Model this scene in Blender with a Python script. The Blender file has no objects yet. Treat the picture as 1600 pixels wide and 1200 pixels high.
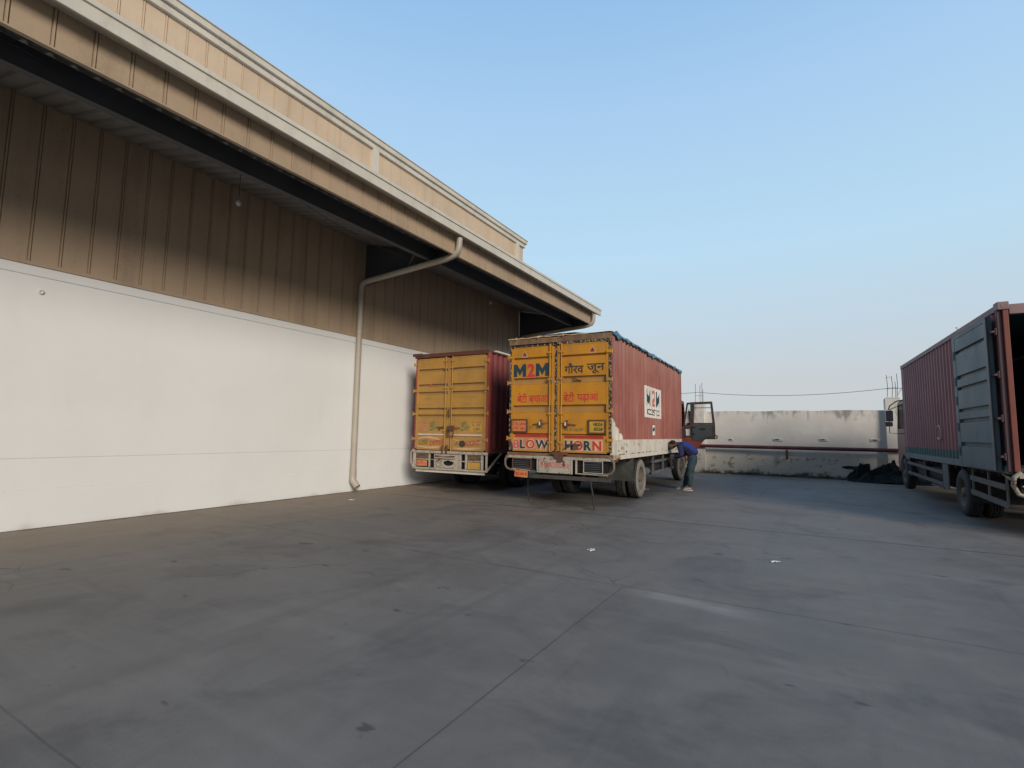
import bpy, bmesh, math, random
from mathutils import Vector, Matrix, noise as mnoise
random.seed(7)
R = math.radians
sc = bpy.context.scene
COL = sc.collection

# ------------------------------------------------------------------ camera
cam_d = bpy.data.cameras.new("camera")
cam_d.sensor_width = 36.0
cam_d.lens = 36.0 * 795.0 / 1600.0
cam_d.clip_end = 3000
cam = bpy.data.objects.new("camera", cam_d)
COL.objects.link(cam)
f_ = 795.0
vy = Vector((1268 - 800, 684 - 600, f_)).normalized()
vx = -Vector((-600 - 800, 655 - 600, f_))
vx = (vx - vx.dot(vy) * vy).normalized()
vz = vx.cross(vy)
rows = [vx, vy, vz]                       # world axes seen in (right, down, forward)
mm = Matrix.Identity(4)
for i in range(3):
    mm[i][0] = rows[i][0]; mm[i][1] = -rows[i][1]; mm[i][2] = -rows[i][2]
mm[2][3] = 1.62
cam.matrix_world = mm
sc.camera = cam

# ------------------------------------------------------------------ world, sun, exposure
SUN_EL, SUN_AZ = R(21), R(128)            # light comes from the right and behind the camera
w = bpy.data.worlds.new("World"); sc.world = w; w.use_nodes = True
nt = w.node_tree; nt.nodes.clear()
out = nt.nodes.new("ShaderNodeOutputWorld"); bg = nt.nodes.new("ShaderNodeBackground")
sky = nt.nodes.new("ShaderNodeTexSky"); sky.sky_type = 'NISHITA'; sky.sun_disc = False
sky.sun_elevation = SUN_EL; sky.sun_rotation = SUN_AZ
sky.air_density = 1.1; sky.dust_density = 1.2; sky.ozone_density = 1.0; sky.altitude = 200
tc = nt.nodes.new("ShaderNodeTexCoord"); sx = nt.nodes.new("ShaderNodeSeparateXYZ")
ramp = nt.nodes.new("ShaderNodeValToRGB")
cr = ramp.color_ramp
stops = [(0.0, (5.85, 6.2, 6.45)), (0.10, (5.95, 6.35, 6.65)), (0.20, (5.75, 7.0, 8.0)), (0.33, (5.25, 7.6, 9.4)),
         (0.55, (4.2, 6.55, 9.3)), (0.67, (3.3, 5.7, 8.9)), (1.0, (2.4, 4.6, 7.8))]
cr.elements[0].position = 0; cr.elements[1].position = 1
while len(cr.elements) < len(stops): cr.elements.new(0.5)
for e, (p, c) in zip(cr.elements, stops):
    e.position = p
for e, (p, c) in zip(cr.elements, stops):
    e.color = (c[0], c[1], c[2], 1)
mixn = nt.nodes.new("ShaderNodeMix"); mixn.data_type = 'RGBA'; mixn.inputs[0].default_value = 0.9
nt.links.new(tc.outputs['Generated'], sx.inputs[0]); nt.links.new(sx.outputs['Z'], ramp.inputs[0])
nt.links.new(sky.outputs[0], mixn.inputs[6]); nt.links.new(ramp.outputs[0], mixn.inputs[7])
# unseen sky to the right and behind is dimmed to darken under the canopy
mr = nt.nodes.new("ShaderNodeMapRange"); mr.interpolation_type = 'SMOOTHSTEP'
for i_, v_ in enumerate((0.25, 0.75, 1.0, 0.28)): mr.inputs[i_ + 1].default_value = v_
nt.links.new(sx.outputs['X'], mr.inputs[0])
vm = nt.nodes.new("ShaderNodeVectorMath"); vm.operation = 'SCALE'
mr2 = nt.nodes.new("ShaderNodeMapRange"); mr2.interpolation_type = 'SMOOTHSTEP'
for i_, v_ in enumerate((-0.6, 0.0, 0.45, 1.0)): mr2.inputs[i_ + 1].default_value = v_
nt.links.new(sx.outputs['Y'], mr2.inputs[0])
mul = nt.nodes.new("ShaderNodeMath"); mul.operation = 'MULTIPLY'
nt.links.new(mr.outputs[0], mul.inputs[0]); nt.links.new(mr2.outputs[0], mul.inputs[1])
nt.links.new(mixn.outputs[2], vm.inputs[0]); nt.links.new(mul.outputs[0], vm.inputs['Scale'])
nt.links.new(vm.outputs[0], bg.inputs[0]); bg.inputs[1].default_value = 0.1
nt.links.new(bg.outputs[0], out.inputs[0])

sun_d = bpy.data.lights.new("sun", 'SUN'); sun_d.energy = 3.1; sun_d.angle = R(22); sun_d.color = (1.0, 0.88, 0.76)
sun = bpy.data.objects.new("sun", sun_d); COL.objects.link(sun)
sdir = Vector((math.sin(SUN_AZ) * math.cos(SUN_EL), math.cos(SUN_AZ) * math.cos(SUN_EL), math.sin(SUN_EL)))
sun.rotation_euler = sdir.to_track_quat('Z', 'Y').to_euler()
sun.location = (20, 0, 20)
sc.view_settings.view_transform = 'Standard'; sc.view_settings.look = 'None'
sc.view_settings.exposure = 0.0; sc.view_settings.gamma = 1.0
sc.view_settings.use_curve_mapping = False

# ------------------------------------------------------------------ node and material helpers
class NG:
    def __init__(s, m):
        s.t = m.node_tree; s.n = s.t.nodes; s.l = s.t.links
    def node(s, typ, **kw):
        n = s.n.new(typ)
        for k, v in kw.items(): setattr(n, k, v)
        return n
    def put(s, sock, v):
        if isinstance(v, bpy.types.NodeSocket): s.l.new(v, sock)
        elif isinstance(v, (tuple, list)) and sock.type == 'RGBA' and len(v) == 3: sock.default_value = (*v, 1)
        else: sock.default_value = v
    def m(s, op, a, b=None, c=None, clamp=False):
        n = s.node("ShaderNodeMath", operation=op, use_clamp=clamp); s.put(n.inputs[0], a)
        if b is not None: s.put(n.inputs[1], b)
        if c is not None: s.put(n.inputs[2], c)
        return n.outputs[0]
    def noise(s, vec, scale, detail=4, rough=0.55, dist=0.0):
        n = s.node("ShaderNodeTexNoise"); s.put(n.inputs['Vector'], vec); n.inputs['Scale'].default_value = scale
        n.inputs['Detail'].default_value = detail; n.inputs['Roughness'].default_value = rough
        n.inputs['Distortion'].default_value = dist
        return n.outputs[0]
    def mp(s, vec, sc_=(1, 1, 1), loc=(0, 0, 0), rot=(0, 0, 0)):
        n = s.node("ShaderNodeMapping"); s.put(n.inputs[0], vec); n.inputs['Scale'].default_value = sc_
        n.inputs['Location'].default_value = loc; n.inputs['Rotation'].default_value = rot
        return n.outputs[0]
    def rng(s, v, a, b, c=0.0, d=1.0):
        n = s.node("ShaderNodeMapRange"); n.interpolation_type = 'SMOOTHSTEP'; s.put(n.inputs[0], v)
        for i, x in enumerate((a, b, c, d)): s.put(n.inputs[i + 1], x)
        return n.outputs[0]
    def mix(s, f, a, b, typ='MIX'):
        n = s.node("ShaderNodeMix", data_type='RGBA', blend_type=typ)
        s.put(n.inputs[0], f); s.put(n.inputs[6], a); s.put(n.inputs[7], b)
        return n.outputs[2]
    def xyz(s, vec):
        n = s.node("ShaderNodeSeparateXYZ"); s.put(n.inputs[0], vec); return n.outputs
    def bump(s, h, strength, dist):
        n = s.node("ShaderNodeBump"); n.inputs['Strength'].default_value = strength
        n.inputs['Distance'].default_value = dist; s.put(n.inputs['Height'], h); return n.outputs[0]

def newmat(name):
    m = bpy.data.materials.new(name); m.use_nodes = True
    g = NG(m); b = g.n['Principled BSDF']; co = g.node("ShaderNodeTexCoord").outputs['Object']
    return m, g, b, co

def pm(name, base, rough=0.7, metal=0.0, var=0.18, scale=2.5, dirt=None, damt=0.5, dscale=2.0, streak=0.25,
       chips=None, camt=0.62, cscale=14, bump=0.0, bscale=60, low=None):
    """painted or worn surface: tone variation, streaky grime, chips to another colour, grime low down"""
    m, g, b, co = newmat(name)
    n1 = g.noise(co, scale, 5, 0.6)
    c = g.mix(g.rng(n1, 0.25, 0.75), tuple(x * (1 - var) for x in base), tuple(min(1, x * (1 + var)) for x in base))
    if dirt:
        n2 = g.noise(g.mp(co, (1, 1, streak)), dscale, 6, 0.65)
        n3 = g.noise(co, dscale * 9, 4, 0.6)
        f = g.m('MULTIPLY', g.rng(g.m('ADD', g.m('MULTIPLY', n2, 0.75), g.m('MULTIPLY', n3, 0.25)), 0.47, 0.68), damt)
        c = g.mix(f, c, dirt)
    if low:                                # (z0, z1, colour, amount): dirt thrown up from the ground
        z = g.xyz(co)[2]
        f = g.rng(g.m('ADD', z, g.m('MULTIPLY', g.m('SUBTRACT', g.noise(co, 3.0, 5), 0.5), low[4] if len(low) > 4 else 0.5)), low[0], low[1], low[3], 0.0)
        c = g.mix(f, c, low[2])
    rr = g.rng(n1, 0.2, 0.8, max(0.05, rough - 0.1), min(1, rough + 0.1))
    if chips:
        n4 = g.noise(co, cscale, 6, 0.7)
        n5 = g.noise(co, cscale * 0.2, 2, 0.5)
        f = g.rng(g.m('ADD', g.m('MULTIPLY', n4, 0.7), g.m('MULTIPLY', n5, 0.3)), camt, camt + 0.025)
        c = g.mix(f, c, chips)
    g.put(b.inputs['Base Color'], c); g.put(b.inputs['Roughness'], rr); b.inputs['Metallic'].default_value = metal
    if bump:
        g.put(b.inputs['Normal'], g.bump(g.noise(co, bscale, 4, 0.6), bump, 0.01))
    return m

# ------------------------------------------------------------------ mesh builder
class MB:
    def __init__(s): s.v = []; s.f = []; s.sm = []
    def add(s, vs, fs, smooth=False):
        o = len(s.v); s.v += [tuple(p) for p in vs]
        for q in fs: s.f.append([i + o for i in q]); s.sm.append(smooth)
        return s
    def box(s, x0, x1, y0, y1, z0, z1, M=None):
        vs = [Vector((x, y, z)) for z in (z0, z1) for y in (y0, y1) for x in (x0, x1)]
        if M: vs = [M @ p for p in vs]
        return s.add(vs, [(0, 2, 3, 1), (4, 5, 7, 6), (0, 1, 5, 4), (2, 6, 7, 3), (0, 4, 6, 2), (1, 3, 7, 5)])
    def rod(s, a, b, wx, wz):
        """rectangular bar from a to b"""
        a = Vector(a); b = Vector(b); d = b - a; L = d.length
        q = d.to_track_quat('Y', 'Z').to_matrix().to_4x4(); q.translation = a
        return s.box(-wx / 2, wx / 2, 0, L, -wz / 2, wz / 2, q)
    def tube(s, pts, r, n=8, cap=True):
        pts = [Vector(p) for p in pts]; rs = r if isinstance(r, (list, tuple)) else [r] * len(pts)
        up = None; rings = []
        for i, p in enumerate(pts):
            t = (pts[min(i + 1, len(pts) - 1)] - pts[max(i - 1, 0)]).normalized()
            if up is None: up = t.orthogonal().normalized()
            up = (up - up.dot(t) * t)
            up = up.normalized() if up.length > 1e-6 else t.orthogonal().normalized()
            sd = t.cross(up)
            rings.append([p + (up * math.cos(2 * math.pi * k / n) + sd * math.sin(2 * math.pi * k / n)) * rs[i] for k in range(n)])
        vs = [q for ring in rings for q in ring]; fs = []
        for i in range(len(pts) - 1):
            for k in range(n):
                fs.append((i * n + k, i * n + (k + 1) % n, (i + 1) * n + (k + 1) % n, (i + 1) * n + k))
        s.add(vs, fs, True)
        if cap:
            s.add(rings[0], [tuple(range(n - 1, -1, -1))]); s.add(rings[-1], [tuple(range(n))])
        return s
    def prism(s, poly, axis, a, b):
        """polygon (2-D) extruded along axis 0/1/2 from a to b; poly in the two other axes in order"""
        def P(u, v, w_):
            return (w_, u, v) if axis == 0 else (u, w_, v) if axis == 1 else (u, v, w_)
        n = len(poly); vs = [P(u, v, a) for u, v in poly] + [P(u, v, b) for u, v in poly]
        fs = [tuple(range(n)), tuple(range(2 * n - 1, n - 1, -1))] + [(i, (i + 1) % n, n + (i + 1) % n, n + i) for i in range(n)]
        return s.add(vs, fs)
    def sheet(s, prof, axis, a, b, steps=1):
        """open 2-D profile swept along axis"""
        def P(u, v, w_):
            return (w_, u, v) if axis == 0 else (u, w_, v) if axis == 1 else (u, v, w_)
        n = len(prof); vs = []; fs = []
        for k in range(steps + 1):
            q = a + (b - a) * k / steps
            vs += [P(u, v, q) for u, v in prof]
        for k in range(steps):
            for i in range(n - 1): fs.append((k * n + i, k * n + i + 1, (k + 1) * n + i + 1, (k + 1) * n + i))
        return s.add(vs, fs)
    def lathe_x(s, prof, cx=0, cy=0, cz=0, n=40):
        """profile (x, r) turned about the X axis"""
        m_ = len(prof); vs = []; fs = []
        for k in range(n):
            a = 2 * math.pi * k / n
            vs += [(cx + x, cy + r * math.cos(a), cz + r * math.sin(a)) for x, r in prof]
        for k in range(n):
            for i in range(m_ - 1):
                k2 = (k + 1) % n; fs.append((k * m_ + i, k * m_ + i + 1, k2 * m_ + i + 1, k2 * m_ + i))
        return s.add(vs, fs, True)
    def build(s, name, mat, parent=None, bevel=0, solid=0, recalc=True):
        me = bpy.data.meshes.new(name); me.from_pydata(s.v, [], s.f)
        me.polygons.foreach_set('use_smooth', s.sm)
        if recalc:
            bm = bmesh.new(); bm.from_mesh(me); bmesh.ops.recalc_face_normals(bm, faces=bm.faces); bm.to_mesh(me); bm.free()
        me.materials.append(mat); me.update()
        o = bpy.data.objects.new(name, me); COL.objects.link(o)
        if parent: o.parent = parent
        if solid:
            md = o.modifiers.new('solid', 'SOLIDIFY'); md.thickness = solid; md.offset = 0
        if bevel:
            md = o.modifiers.new('bevel', 'BEVEL'); md.width = bevel; md.segments = 2; md.limit_method = 'ANGLE'
        return o

def tag(o, label=None, cat=None, group=None, kind=None):
    if label: o['label'] = label
    if cat: o['category'] = cat
    if group: o['group'] = group
    if kind: o['kind'] = kind
    return o
def empty(name, loc, rz=0, **kw):
    o = bpy.data.objects.new(name, None); COL.objects.link(o); o.location = loc; o.rotation_euler = (0, 0, rz)
    o.empty_display_size = 0.3
    return tag(o, **kw)

def text_bm(s, offset=0.0, shear=0.0, spacing=1.0):
    c = bpy.data.curves.new('txt', 'FONT'); c.body = s; c.offset = offset; c.shear = shear
    c.space_character = spacing; c.resolution_u = 3
    o = bpy.data.objects.new('txt', c); COL.objects.link(o)
    bpy.context.view_layer.update()
    dg = bpy.context.evaluated_depsgraph_get()
    me = bpy.data.meshes.new_from_object(o.evaluated_get(dg))
    bm = bmesh.new(); bm.from_mesh(me); bpy.data.meshes.remove(me); bpy.data.objects.remove(o); bpy.data.curves.remove(c)
    return bm
def lettering(name, parts, x0, x1, z0, z1, y, face, parent, thick=0.003, corr=None, spacing=1.0, shear=0.0, tilt=0.0):
    """parts: list of (string, material, bold) laid side by side and fitted into the box; face 'rear' (-Y) or 'side' (+X)"""
    metas = []
    xs = 0.0
    for s_, m_, bold in parts:
        if s_ == 'M' and bold >= 0.02:
            pts_ = [(0, 0), (0, .72), (.22, .72), (.43, .42), (.64, .72), (.86, .72), (.86, 0), (.62, 0), (.62, .34), (.43, .06), (.24, .34), (.24, 0)]
            bm = bmesh.new(); g_ = (bold - 0.05) * 0.5; fc = bm.faces.new([bm.verts.new((x, y, 0)) for x, y in pts_]); bmesh.ops.triangulate(bm, faces=[fc])
        else: bm = text_bm(s_, bold, shear, spacing)
        if not bm.verts: bm.free(); continue
        a = min(v.co.x for v in bm.verts); b = max(v.co.x for v in bm.verts)
        for v in bm.verts: v.co.x += xs - a
        xs += (b - a) + 0.07
        metas.append((bm, m_))
    X0, X1 = 0.0, xs - 0.07
    Y0 = min(v.co.y for bm, _ in metas for v in bm.verts); Y1 = max(v.co.y for bm, _ in metas for v in bm.verts)
    me = bpy.data.meshes.new(name); tot = bmesh.new(); mats = []
    for bm, m_ in metas:
        if m_ not in mats: mats.append(m_)
        mi = mats.index(m_)
        bmesh.ops.remove_doubles(bm, verts=bm.verts, dist=1e-5)
        for v in bm.verts:
            u = x0 + (v.co.x - X0) / (X1 - X0) * (x1 - x0); q = z0 + (v.co.y - Y0) / (Y1 - Y0) * (z1 - z0)
            q += tilt * (u - x0)
            v.co = (u, q, 0)
        if corr:
            for br in corr[1]:
                bmesh.ops.bisect_plane(bm, geom=bm.verts[:] + bm.edges[:] + bm.faces[:], plane_co=(br, 0, 0), plane_no=(1, 0, 0))
        else:
            r = bmesh.ops.extrude_face_region(bm, geom=bm.faces[:])
            for v in [g for g in r['geom'] if isinstance(g, bmesh.types.BMVert)]: v.co.z += thick
        for v in bm.verts:
            u, q, t = v.co
            if face == 'rear': v.co = (u, y - t, q)
            else: v.co = (y + t + (corr[0](u) if corr else 0), u, q)
        for f in bm.faces: f.material_index = mi
        tm = bpy.data.meshes.new('t'); bm.to_mesh(tm); bm.free(); tot.from_mesh(tm); bpy.data.meshes.remove(tm)
    bmesh.ops.recalc_face_normals(tot, faces=tot.faces)
    for f in tot.faces: f.smooth = False
    tot.to_mesh(me); tot.free()
    for m_ in mats: me.materials.append(m_)
    o = bpy.data.objects.new(name, me); COL.objects.link(o); o.parent = parent
    return o

# ------------------------------------------------------------------ materials
M = {}
# plaster wall
m, g, b, co = newmat('white plaster'); M['plaster'] = m
n = g.noise(co, 0.5, 5, 0.6); n2 = g.noise(g.mp(co, (1, 1, 0.3)), 2.5, 6, 0.65)
c = g.mix(g.rng(n, 0.3, 0.7), (0.68, 0.705, 0.705), (0.715, 0.74, 0.74))
c = g.mix(g.m('MULTIPLY', g.rng(n2, 0.55, 0.78), 0.25), c, (0.60, 0.605, 0.59))
z = g.xyz(co)[2]
lowf = g.rng(g.m('ADD', z, g.m('MULTIPLY', g.m('SUBTRACT', g.noise(co, 1.1, 5), 0.5), -0.55)), -0.13, 0.05, 0.7, 0.0)
c = g.mix(lowf, c, (0.36, 0.31, 0.22))
g.put(b.inputs['Base Color'], c); b.inputs['Roughness'].default_value = 0.85
g.put(b.inputs['Normal'], g.bump(g.m('ADD', g.noise(co, 40, 4), g.m('MULTIPLY', g.noise(co, 2.2, 3), 1.0)), 0.07, 0.01))
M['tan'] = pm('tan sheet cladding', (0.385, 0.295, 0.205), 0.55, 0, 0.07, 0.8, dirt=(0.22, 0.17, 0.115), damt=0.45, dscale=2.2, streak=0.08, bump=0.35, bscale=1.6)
M['tan_upper_lit'] = pm('tan sheet upper cladding lit', (0.56, 0.45, 0.325), 0.55, 0, 0.07, 0.8, dirt=(0.42, 0.33, 0.23), damt=0.45, dscale=2.2, streak=0.08, bump=0.35, bscale=1.6)  # paler copy of the tan: warm light on the upper wall is in its colour
M['trim'] = pm('off white sheet trim', (0.58, 0.56, 0.49), 0.5, 0, 0.06, 1.2, dirt=(0.34, 0.31, 0.25), damt=0.35, dscale=3, streak=0.3)
M['pipe'] = pm('off white plastic pipe', (0.40, 0.37, 0.31), 0.5, 0, 0.08, 2, dirt=(0.30, 0.27, 0.22), damt=0.5, dscale=3, streak=0.2)
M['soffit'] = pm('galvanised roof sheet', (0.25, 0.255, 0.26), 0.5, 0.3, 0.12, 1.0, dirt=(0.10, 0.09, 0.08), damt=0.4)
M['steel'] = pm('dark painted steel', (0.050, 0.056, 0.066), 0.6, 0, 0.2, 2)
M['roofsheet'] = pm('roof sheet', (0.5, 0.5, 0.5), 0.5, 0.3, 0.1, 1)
M['black'] = pm('black rubber', (0.018, 0.018, 0.019), 0.75, 0, 0.3, 8, dirt=(0.09, 0.08, 0.07), damt=0.35, dscale=4, streak=1)
M['chassis'] = pm('grimy chassis paint', (0.022, 0.022, 0.023), 0.7, 0, 0.3, 6, dirt=(0.06, 0.05, 0.045), damt=0.5, dscale=5, streak=1)
M['guard'] = pm('grey guard rail', (0.115, 0.12, 0.125), 0.6, 0, 0.2, 5, dirt=(0.06, 0.055, 0.05), damt=0.6, dscale=6)
M['tyre'] = pm('dusty tyre', (0.022, 0.022, 0.022), 0.85, 0, 0.25, 8, dirt=(0.08, 0.075, 0.066), damt=0.55, dscale=3, streak=1)
M['tyre_side'] = pm('tyre sidewall grey with dust', (0.20, 0.19, 0.165), 0.9, 0, 0.18, 4, dirt=(0.08, 0.075, 0.07), damt=0.6, dscale=5, streak=1)
M['tyre_dark'] = pm('tyre rubber', (0.02, 0.022, 0.025), 0.85, 0, 0.25, 8, dirt=(0.05, 0.052, 0.055), damt=0.5, dscale=4, streak=1)
M['rim'] = pm('dusty wheel rim', (0.10, 0.085, 0.07), 0.7, 0, 0.3, 6, dirt=(0.20, 0.17, 0.13), damt=0.5, dscale=6)
M['yellow'] = pm('yellow door paint', (0.50, 0.222, 0.013), 0.5, 0, 0.14, 1.6, dirt=(0.34, 0.18, 0.055), damt=0.75, dscale=2.2, streak=0.3,
                 chips=(0.13, 0.06, 0.03), camt=0.655, cscale=11, low=(1.1, 1.9, (0.36, 0.20, 0.08), 0.35, 0.6))
M['yellow_faded'] = pm('faded yellow door paint', (0.405, 0.222, 0.045), 0.6, 0, 0.14, 1.4, dirt=(0.29, 0.165, 0.075), damt=0.6, dscale=2.2, streak=0.3,
                       chips=(0.17, 0.08, 0.04), camt=0.65, cscale=9, low=(0.9, 2.2, (0.38, 0.23, 0.11), 0.5, 0.6))
M['header'] = pm('brown header paint', (0.15, 0.085, 0.05), 0.7, 0, 0.25, 4, dirt=(0.35, 0.24, 0.13), damt=0.6, dscale=4)
M['tan_cap'] = pm('worn tan cap strip', (0.42, 0.31, 0.17), 0.7, 0, 0.25, 5, dirt=(0.12, 0.08, 0.05), damt=0.6, dscale=5)
M['white'] = pm('worn white paint', (0.39, 0.355, 0.295), 0.6, 0, 0.15, 3, dirt=(0.20, 0.165, 0.12), damt=0.8, dscale=4, streak=0.4,
                chips=(0.09, 0.055, 0.035), camt=0.575, cscale=16)
M['white_plain'] = pm('white board', (0.62, 0.60, 0.56), 0.6, 0, 0.05, 3, dirt=(0.4, 0.34, 0.29), damt=0.5, dscale=3)
M['rust'] = pm('rusty metal', (0.12, 0.055, 0.035), 0.8, 0, 0.35, 8, dirt=(0.03, 0.025, 0.025), damt=0.6, dscale=8)
M['red_dark'] = pm('dark red box side', (0.17, 0.035, 0.033), 0.6, 0, 0.2, 1.5, dirt=(0.07, 0.03, 0.03), damt=0.6, dscale=2)
M['maroon_post'] = pm('orange red door post', (0.17, 0.042, 0.028), 0.6, 0, 0.2, 2, dirt=(0.17, 0.06, 0.05), damt=0.6, dscale=3)
M['maroon_rail'] = pm('faded maroon top rail', (0.24, 0.155, 0.165), 0.6, 0, 0.15, 2, dirt=(0.14, 0.08, 0.08), damt=0.5, dscale=4)
M['bluegrey'] = pm('blue grey door paint', (0.105, 0.152, 0.172), 0.55, 0, 0.13, 1.6, dirt=(0.05, 0.085, 0.11), damt=0.6, dscale=1.6, streak=0.5)
M['bluedark'] = pm('dark blue grey lining', (0.035, 0.065, 0.085), 0.7, 0, 0.3, 1.5, dirt=(0.02, 0.03, 0.04), damt=0.6, dscale=2)
M['steelgrey'] = pm('grey steel rail', (0.16, 0.185, 0.20), 0.6, 0, 0.15, 3, dirt=(0.07, 0.07, 0.07), damt=0.5, dscale=5)
M['letter_dark'] = pm('dark blue lettering', (0.016, 0.045, 0.062), 0.5, 0, 0.2, 6)
M['letter_red'] = pm('red lettering', (0.50, 0.045, 0.032), 0.5, 0, 0.18, 6)
M['letter_pink'] = pm('faded red lettering', (0.50, 0.11, 0.09), 0.5, 0, 0.2, 6)
M['letter_band'] = pm('red painted band', (0.40, 0.03, 0.025), 0.5, 0, 0.15, 4)
M['letter_white'] = pm('cream outline paint', (0.60, 0.47, 0.33), 0.6, 0, 0.12, 6)
M['letter_black'] = pm('black lettering', (0.04, 0.035, 0.03), 0.5, 0, 0.3, 6)
M['letter_olive'] = pm('olive lettering', (0.19, 0.15, 0.035), 0.6, 0, 0.25, 6)
M['letter_green'] = pm('green emblem paint', (0.15, 0.17, 0.045), 0.6, 0, 0.3, 10)
M['letter_brown'] = pm('brown lettering', (0.25, 0.09, 0.03), 0.6, 0, 0.25, 6)
M['letter_faint'] = pm('faint worn lettering', (0.31, 0.20, 0.07), 0.6, 0, 0.25, 6)
M['letter_orange'] = pm('orange lettering', (0.50, 0.23, 0.12), 0.6, 0, 0.15, 6)
M['arc'] = pm('pale painted wave', (0.53, 0.36, 0.19), 0.6, 0, 0.15, 6)
M['plate_orange'] = pm('orange plate', (0.55, 0.20, 0.07), 0.5, 0, 0.2, 12, dirt=(0.45, 0.32, 0.16), damt=0.6, dscale=10)
M['plate_yellow'] = pm('yellow plate', (0.50, 0.32, 0.035), 0.5, 0, 0.15, 12)
M['dark'] = pm('dark opening', (0.010, 0.010, 0.012), 0.9, 0, 0.2, 5)
M['cab_red'] = pm('rusty red cab paint', (0.24, 0.055, 0.03), 0.6, 0, 0.25, 4, dirt=(0.13, 0.07, 0.045), damt=0.7, dscale=4)
M['cab_frame'] = pm('brown worn door frame', (0.055, 0.038, 0.034), 0.6, 0, 0.3, 5, dirt=(0.15, 0.075, 0.04), damt=0.5, dscale=5)
M['cab_pink'] = pm('faded maroon cab paint', (0.30, 0.16, 0.15), 0.5, 0, 0.15, 3, dirt=(0.18, 0.10, 0.09), damt=0.5, dscale=4)
M['panel_grey'] = pm('grey door lining', (0.055, 0.072, 0.080), 0.7, 0, 0.12, 5)
M['mirror'] = pm('mirror housing', (0.02, 0.03, 0.035), 0.4, 0, 0.2, 8)
M['concrete'] = pm('rough concrete', (0.42, 0.40, 0.36), 0.9, 0, 0.15, 3, dirt=(0.2, 0.19, 0.18), damt=0.6, dscale=4)
M['rebar'] = pm('rusty rebar', (0.16, 0.14, 0.13), 0.8, 0, 0.3, 10)
M['maroon_pipe'] = pm('maroon fire main pipe', (0.085, 0.018, 0.022), 0.5, 0, 0.2, 3, dirt=(0.25, 0.16, 0.15), damt=0.25, dscale=3)
M['bag'] = pm('black plastic sheet', (0.006, 0.008, 0.008), 0.5, 0, 0.4, 3, dirt=(0.018, 0.03, 0.03), damt=0.5, dscale=3, streak=1)
M['paper'] = pm('white scrap', (0.7, 0.7, 0.68), 0.7)
M['skin'] = pm('brown skin', (0.13, 0.065, 0.04), 0.55, 0, 0.08, 8)
M['hair'] = pm('black hair', (0.006, 0.005, 0.005), 0.9, 0, 0.3, 20)
M['jeans'] = pm('teal blue jeans', (0.026, 0.052, 0.068), 0.85, 0, 0.3, 5, dirt=(0.075, 0.13, 0.145), damt=0.4, dscale=6, bump=0.3, bscale=25)
M['shoe'] = pm('pale pink trainers', (0.50, 0.40, 0.41), 0.6, 0, 0.1, 8)
M['sole'] = pm('white sole', (0.62, 0.56, 0.56), 0.6, 0, 0.1, 8)
M['cloth_grey'] = pm('grey rag', (0.22, 0.23, 0.25), 0.8, 0, 0.3, 12)
M['lamp_glass'] = pm('dusty lamp glass', (0.45, 0.45, 0.42), 0.4)
M['weeds'] = pm('dry weeds', (0.085, 0.085, 0.045), 0.9, 0, 0.5, 5)
m = bpy.data.materials.new('window glass'); m.use_nodes = True; M['glass'] = m
b = m.node_tree.nodes['Principled BSDF']; b.inputs['Base Color'].default_value = (0.75, 0.8, 0.8, 1)
b.inputs['Roughness'].default_value = 0.03; b.inputs['Transmission Weight'].default_value = 1.0; b.inputs['IOR'].default_value = 1.02
b.inputs['Specular IOR Level'].default_value = 0.4

def dusty_bands(mat, bands, col, amt):
    g = NG(mat); b = g.n['Principled BSDF']; src = b.inputs['Base Color'].links[0].from_socket
    co = g.node("ShaderNodeTexCoord").outputs['Object']; z = g.xyz(co)[2]; f = 0.0
    for a_, b_ in bands:
        q = g.m('MULTIPLY', g.rng(z, a_ + 0.005, a_ + 0.03), g.rng(z, b_ - 0.02, b_, 1, 0)); f = g.m('MAXIMUM', f, q)
    f = g.m('MULTIPLY', f, g.rng(g.noise(g.mp(co, (1, 1, 2)), 3, 5), 0.3, 0.65, amt * 0.5, amt))
    g.put(b.inputs['Base Color'], g.mix(f, src, col))
dusty_bands(M['yellow'], [(2.76, 2.93), (2.09, 2.28), (3.36, 3.42)], (0.32, 0.20, 0.08), 0.8)
dusty_bands(M['yellow_faded'], [(3.33, 3.42), (2.90, 2.98), (2.67, 2.76), (2.23, 2.30), (2.03, 2.11)], (0.30, 0.215, 0.115), 0.8)
# blue tarpaulin
m, g, b, co = newmat('blue tarpaulin'); M['tarp'] = m
n = g.noise(co, 3.0, 5, 0.65)
c = g.mix(g.rng(n, 0.42, 0.6), (0.035, 0.13, 0.22), (0.10, 0.24, 0.34))
c = g.mix(g.rng(g.noise(co, 7.0, 4), 0.60, 0.66), c, (0.42, 0.47, 0.50))
g.put(b.inputs['Base Color'], c); b.inputs['Roughness'].default_value = 0.5
# braided seal along door edges
m, g, b, co = newmat('braided door seal'); M['seal'] = m
v = g.node("ShaderNodeTexVoronoi"); g.put(v.inputs['Vector'], g.mp(co, (1, 0.3, 0.55))); v.inputs['Scale'].default_value = 26
f = g.rng(v.outputs[0], 0.36, 0.52)
n = g.noise(co, 6, 3)
c = g.mix(f, (0.28, 0.22, 0.13), (0.02, 0.018, 0.018)); c = g.mix(g.rng(n, 0.55, 0.7), c, (0.06, 0.05, 0.04))
g.put(b.inputs['Base Color'], c); b.inputs['Roughness'].default_value = 0.8
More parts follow.
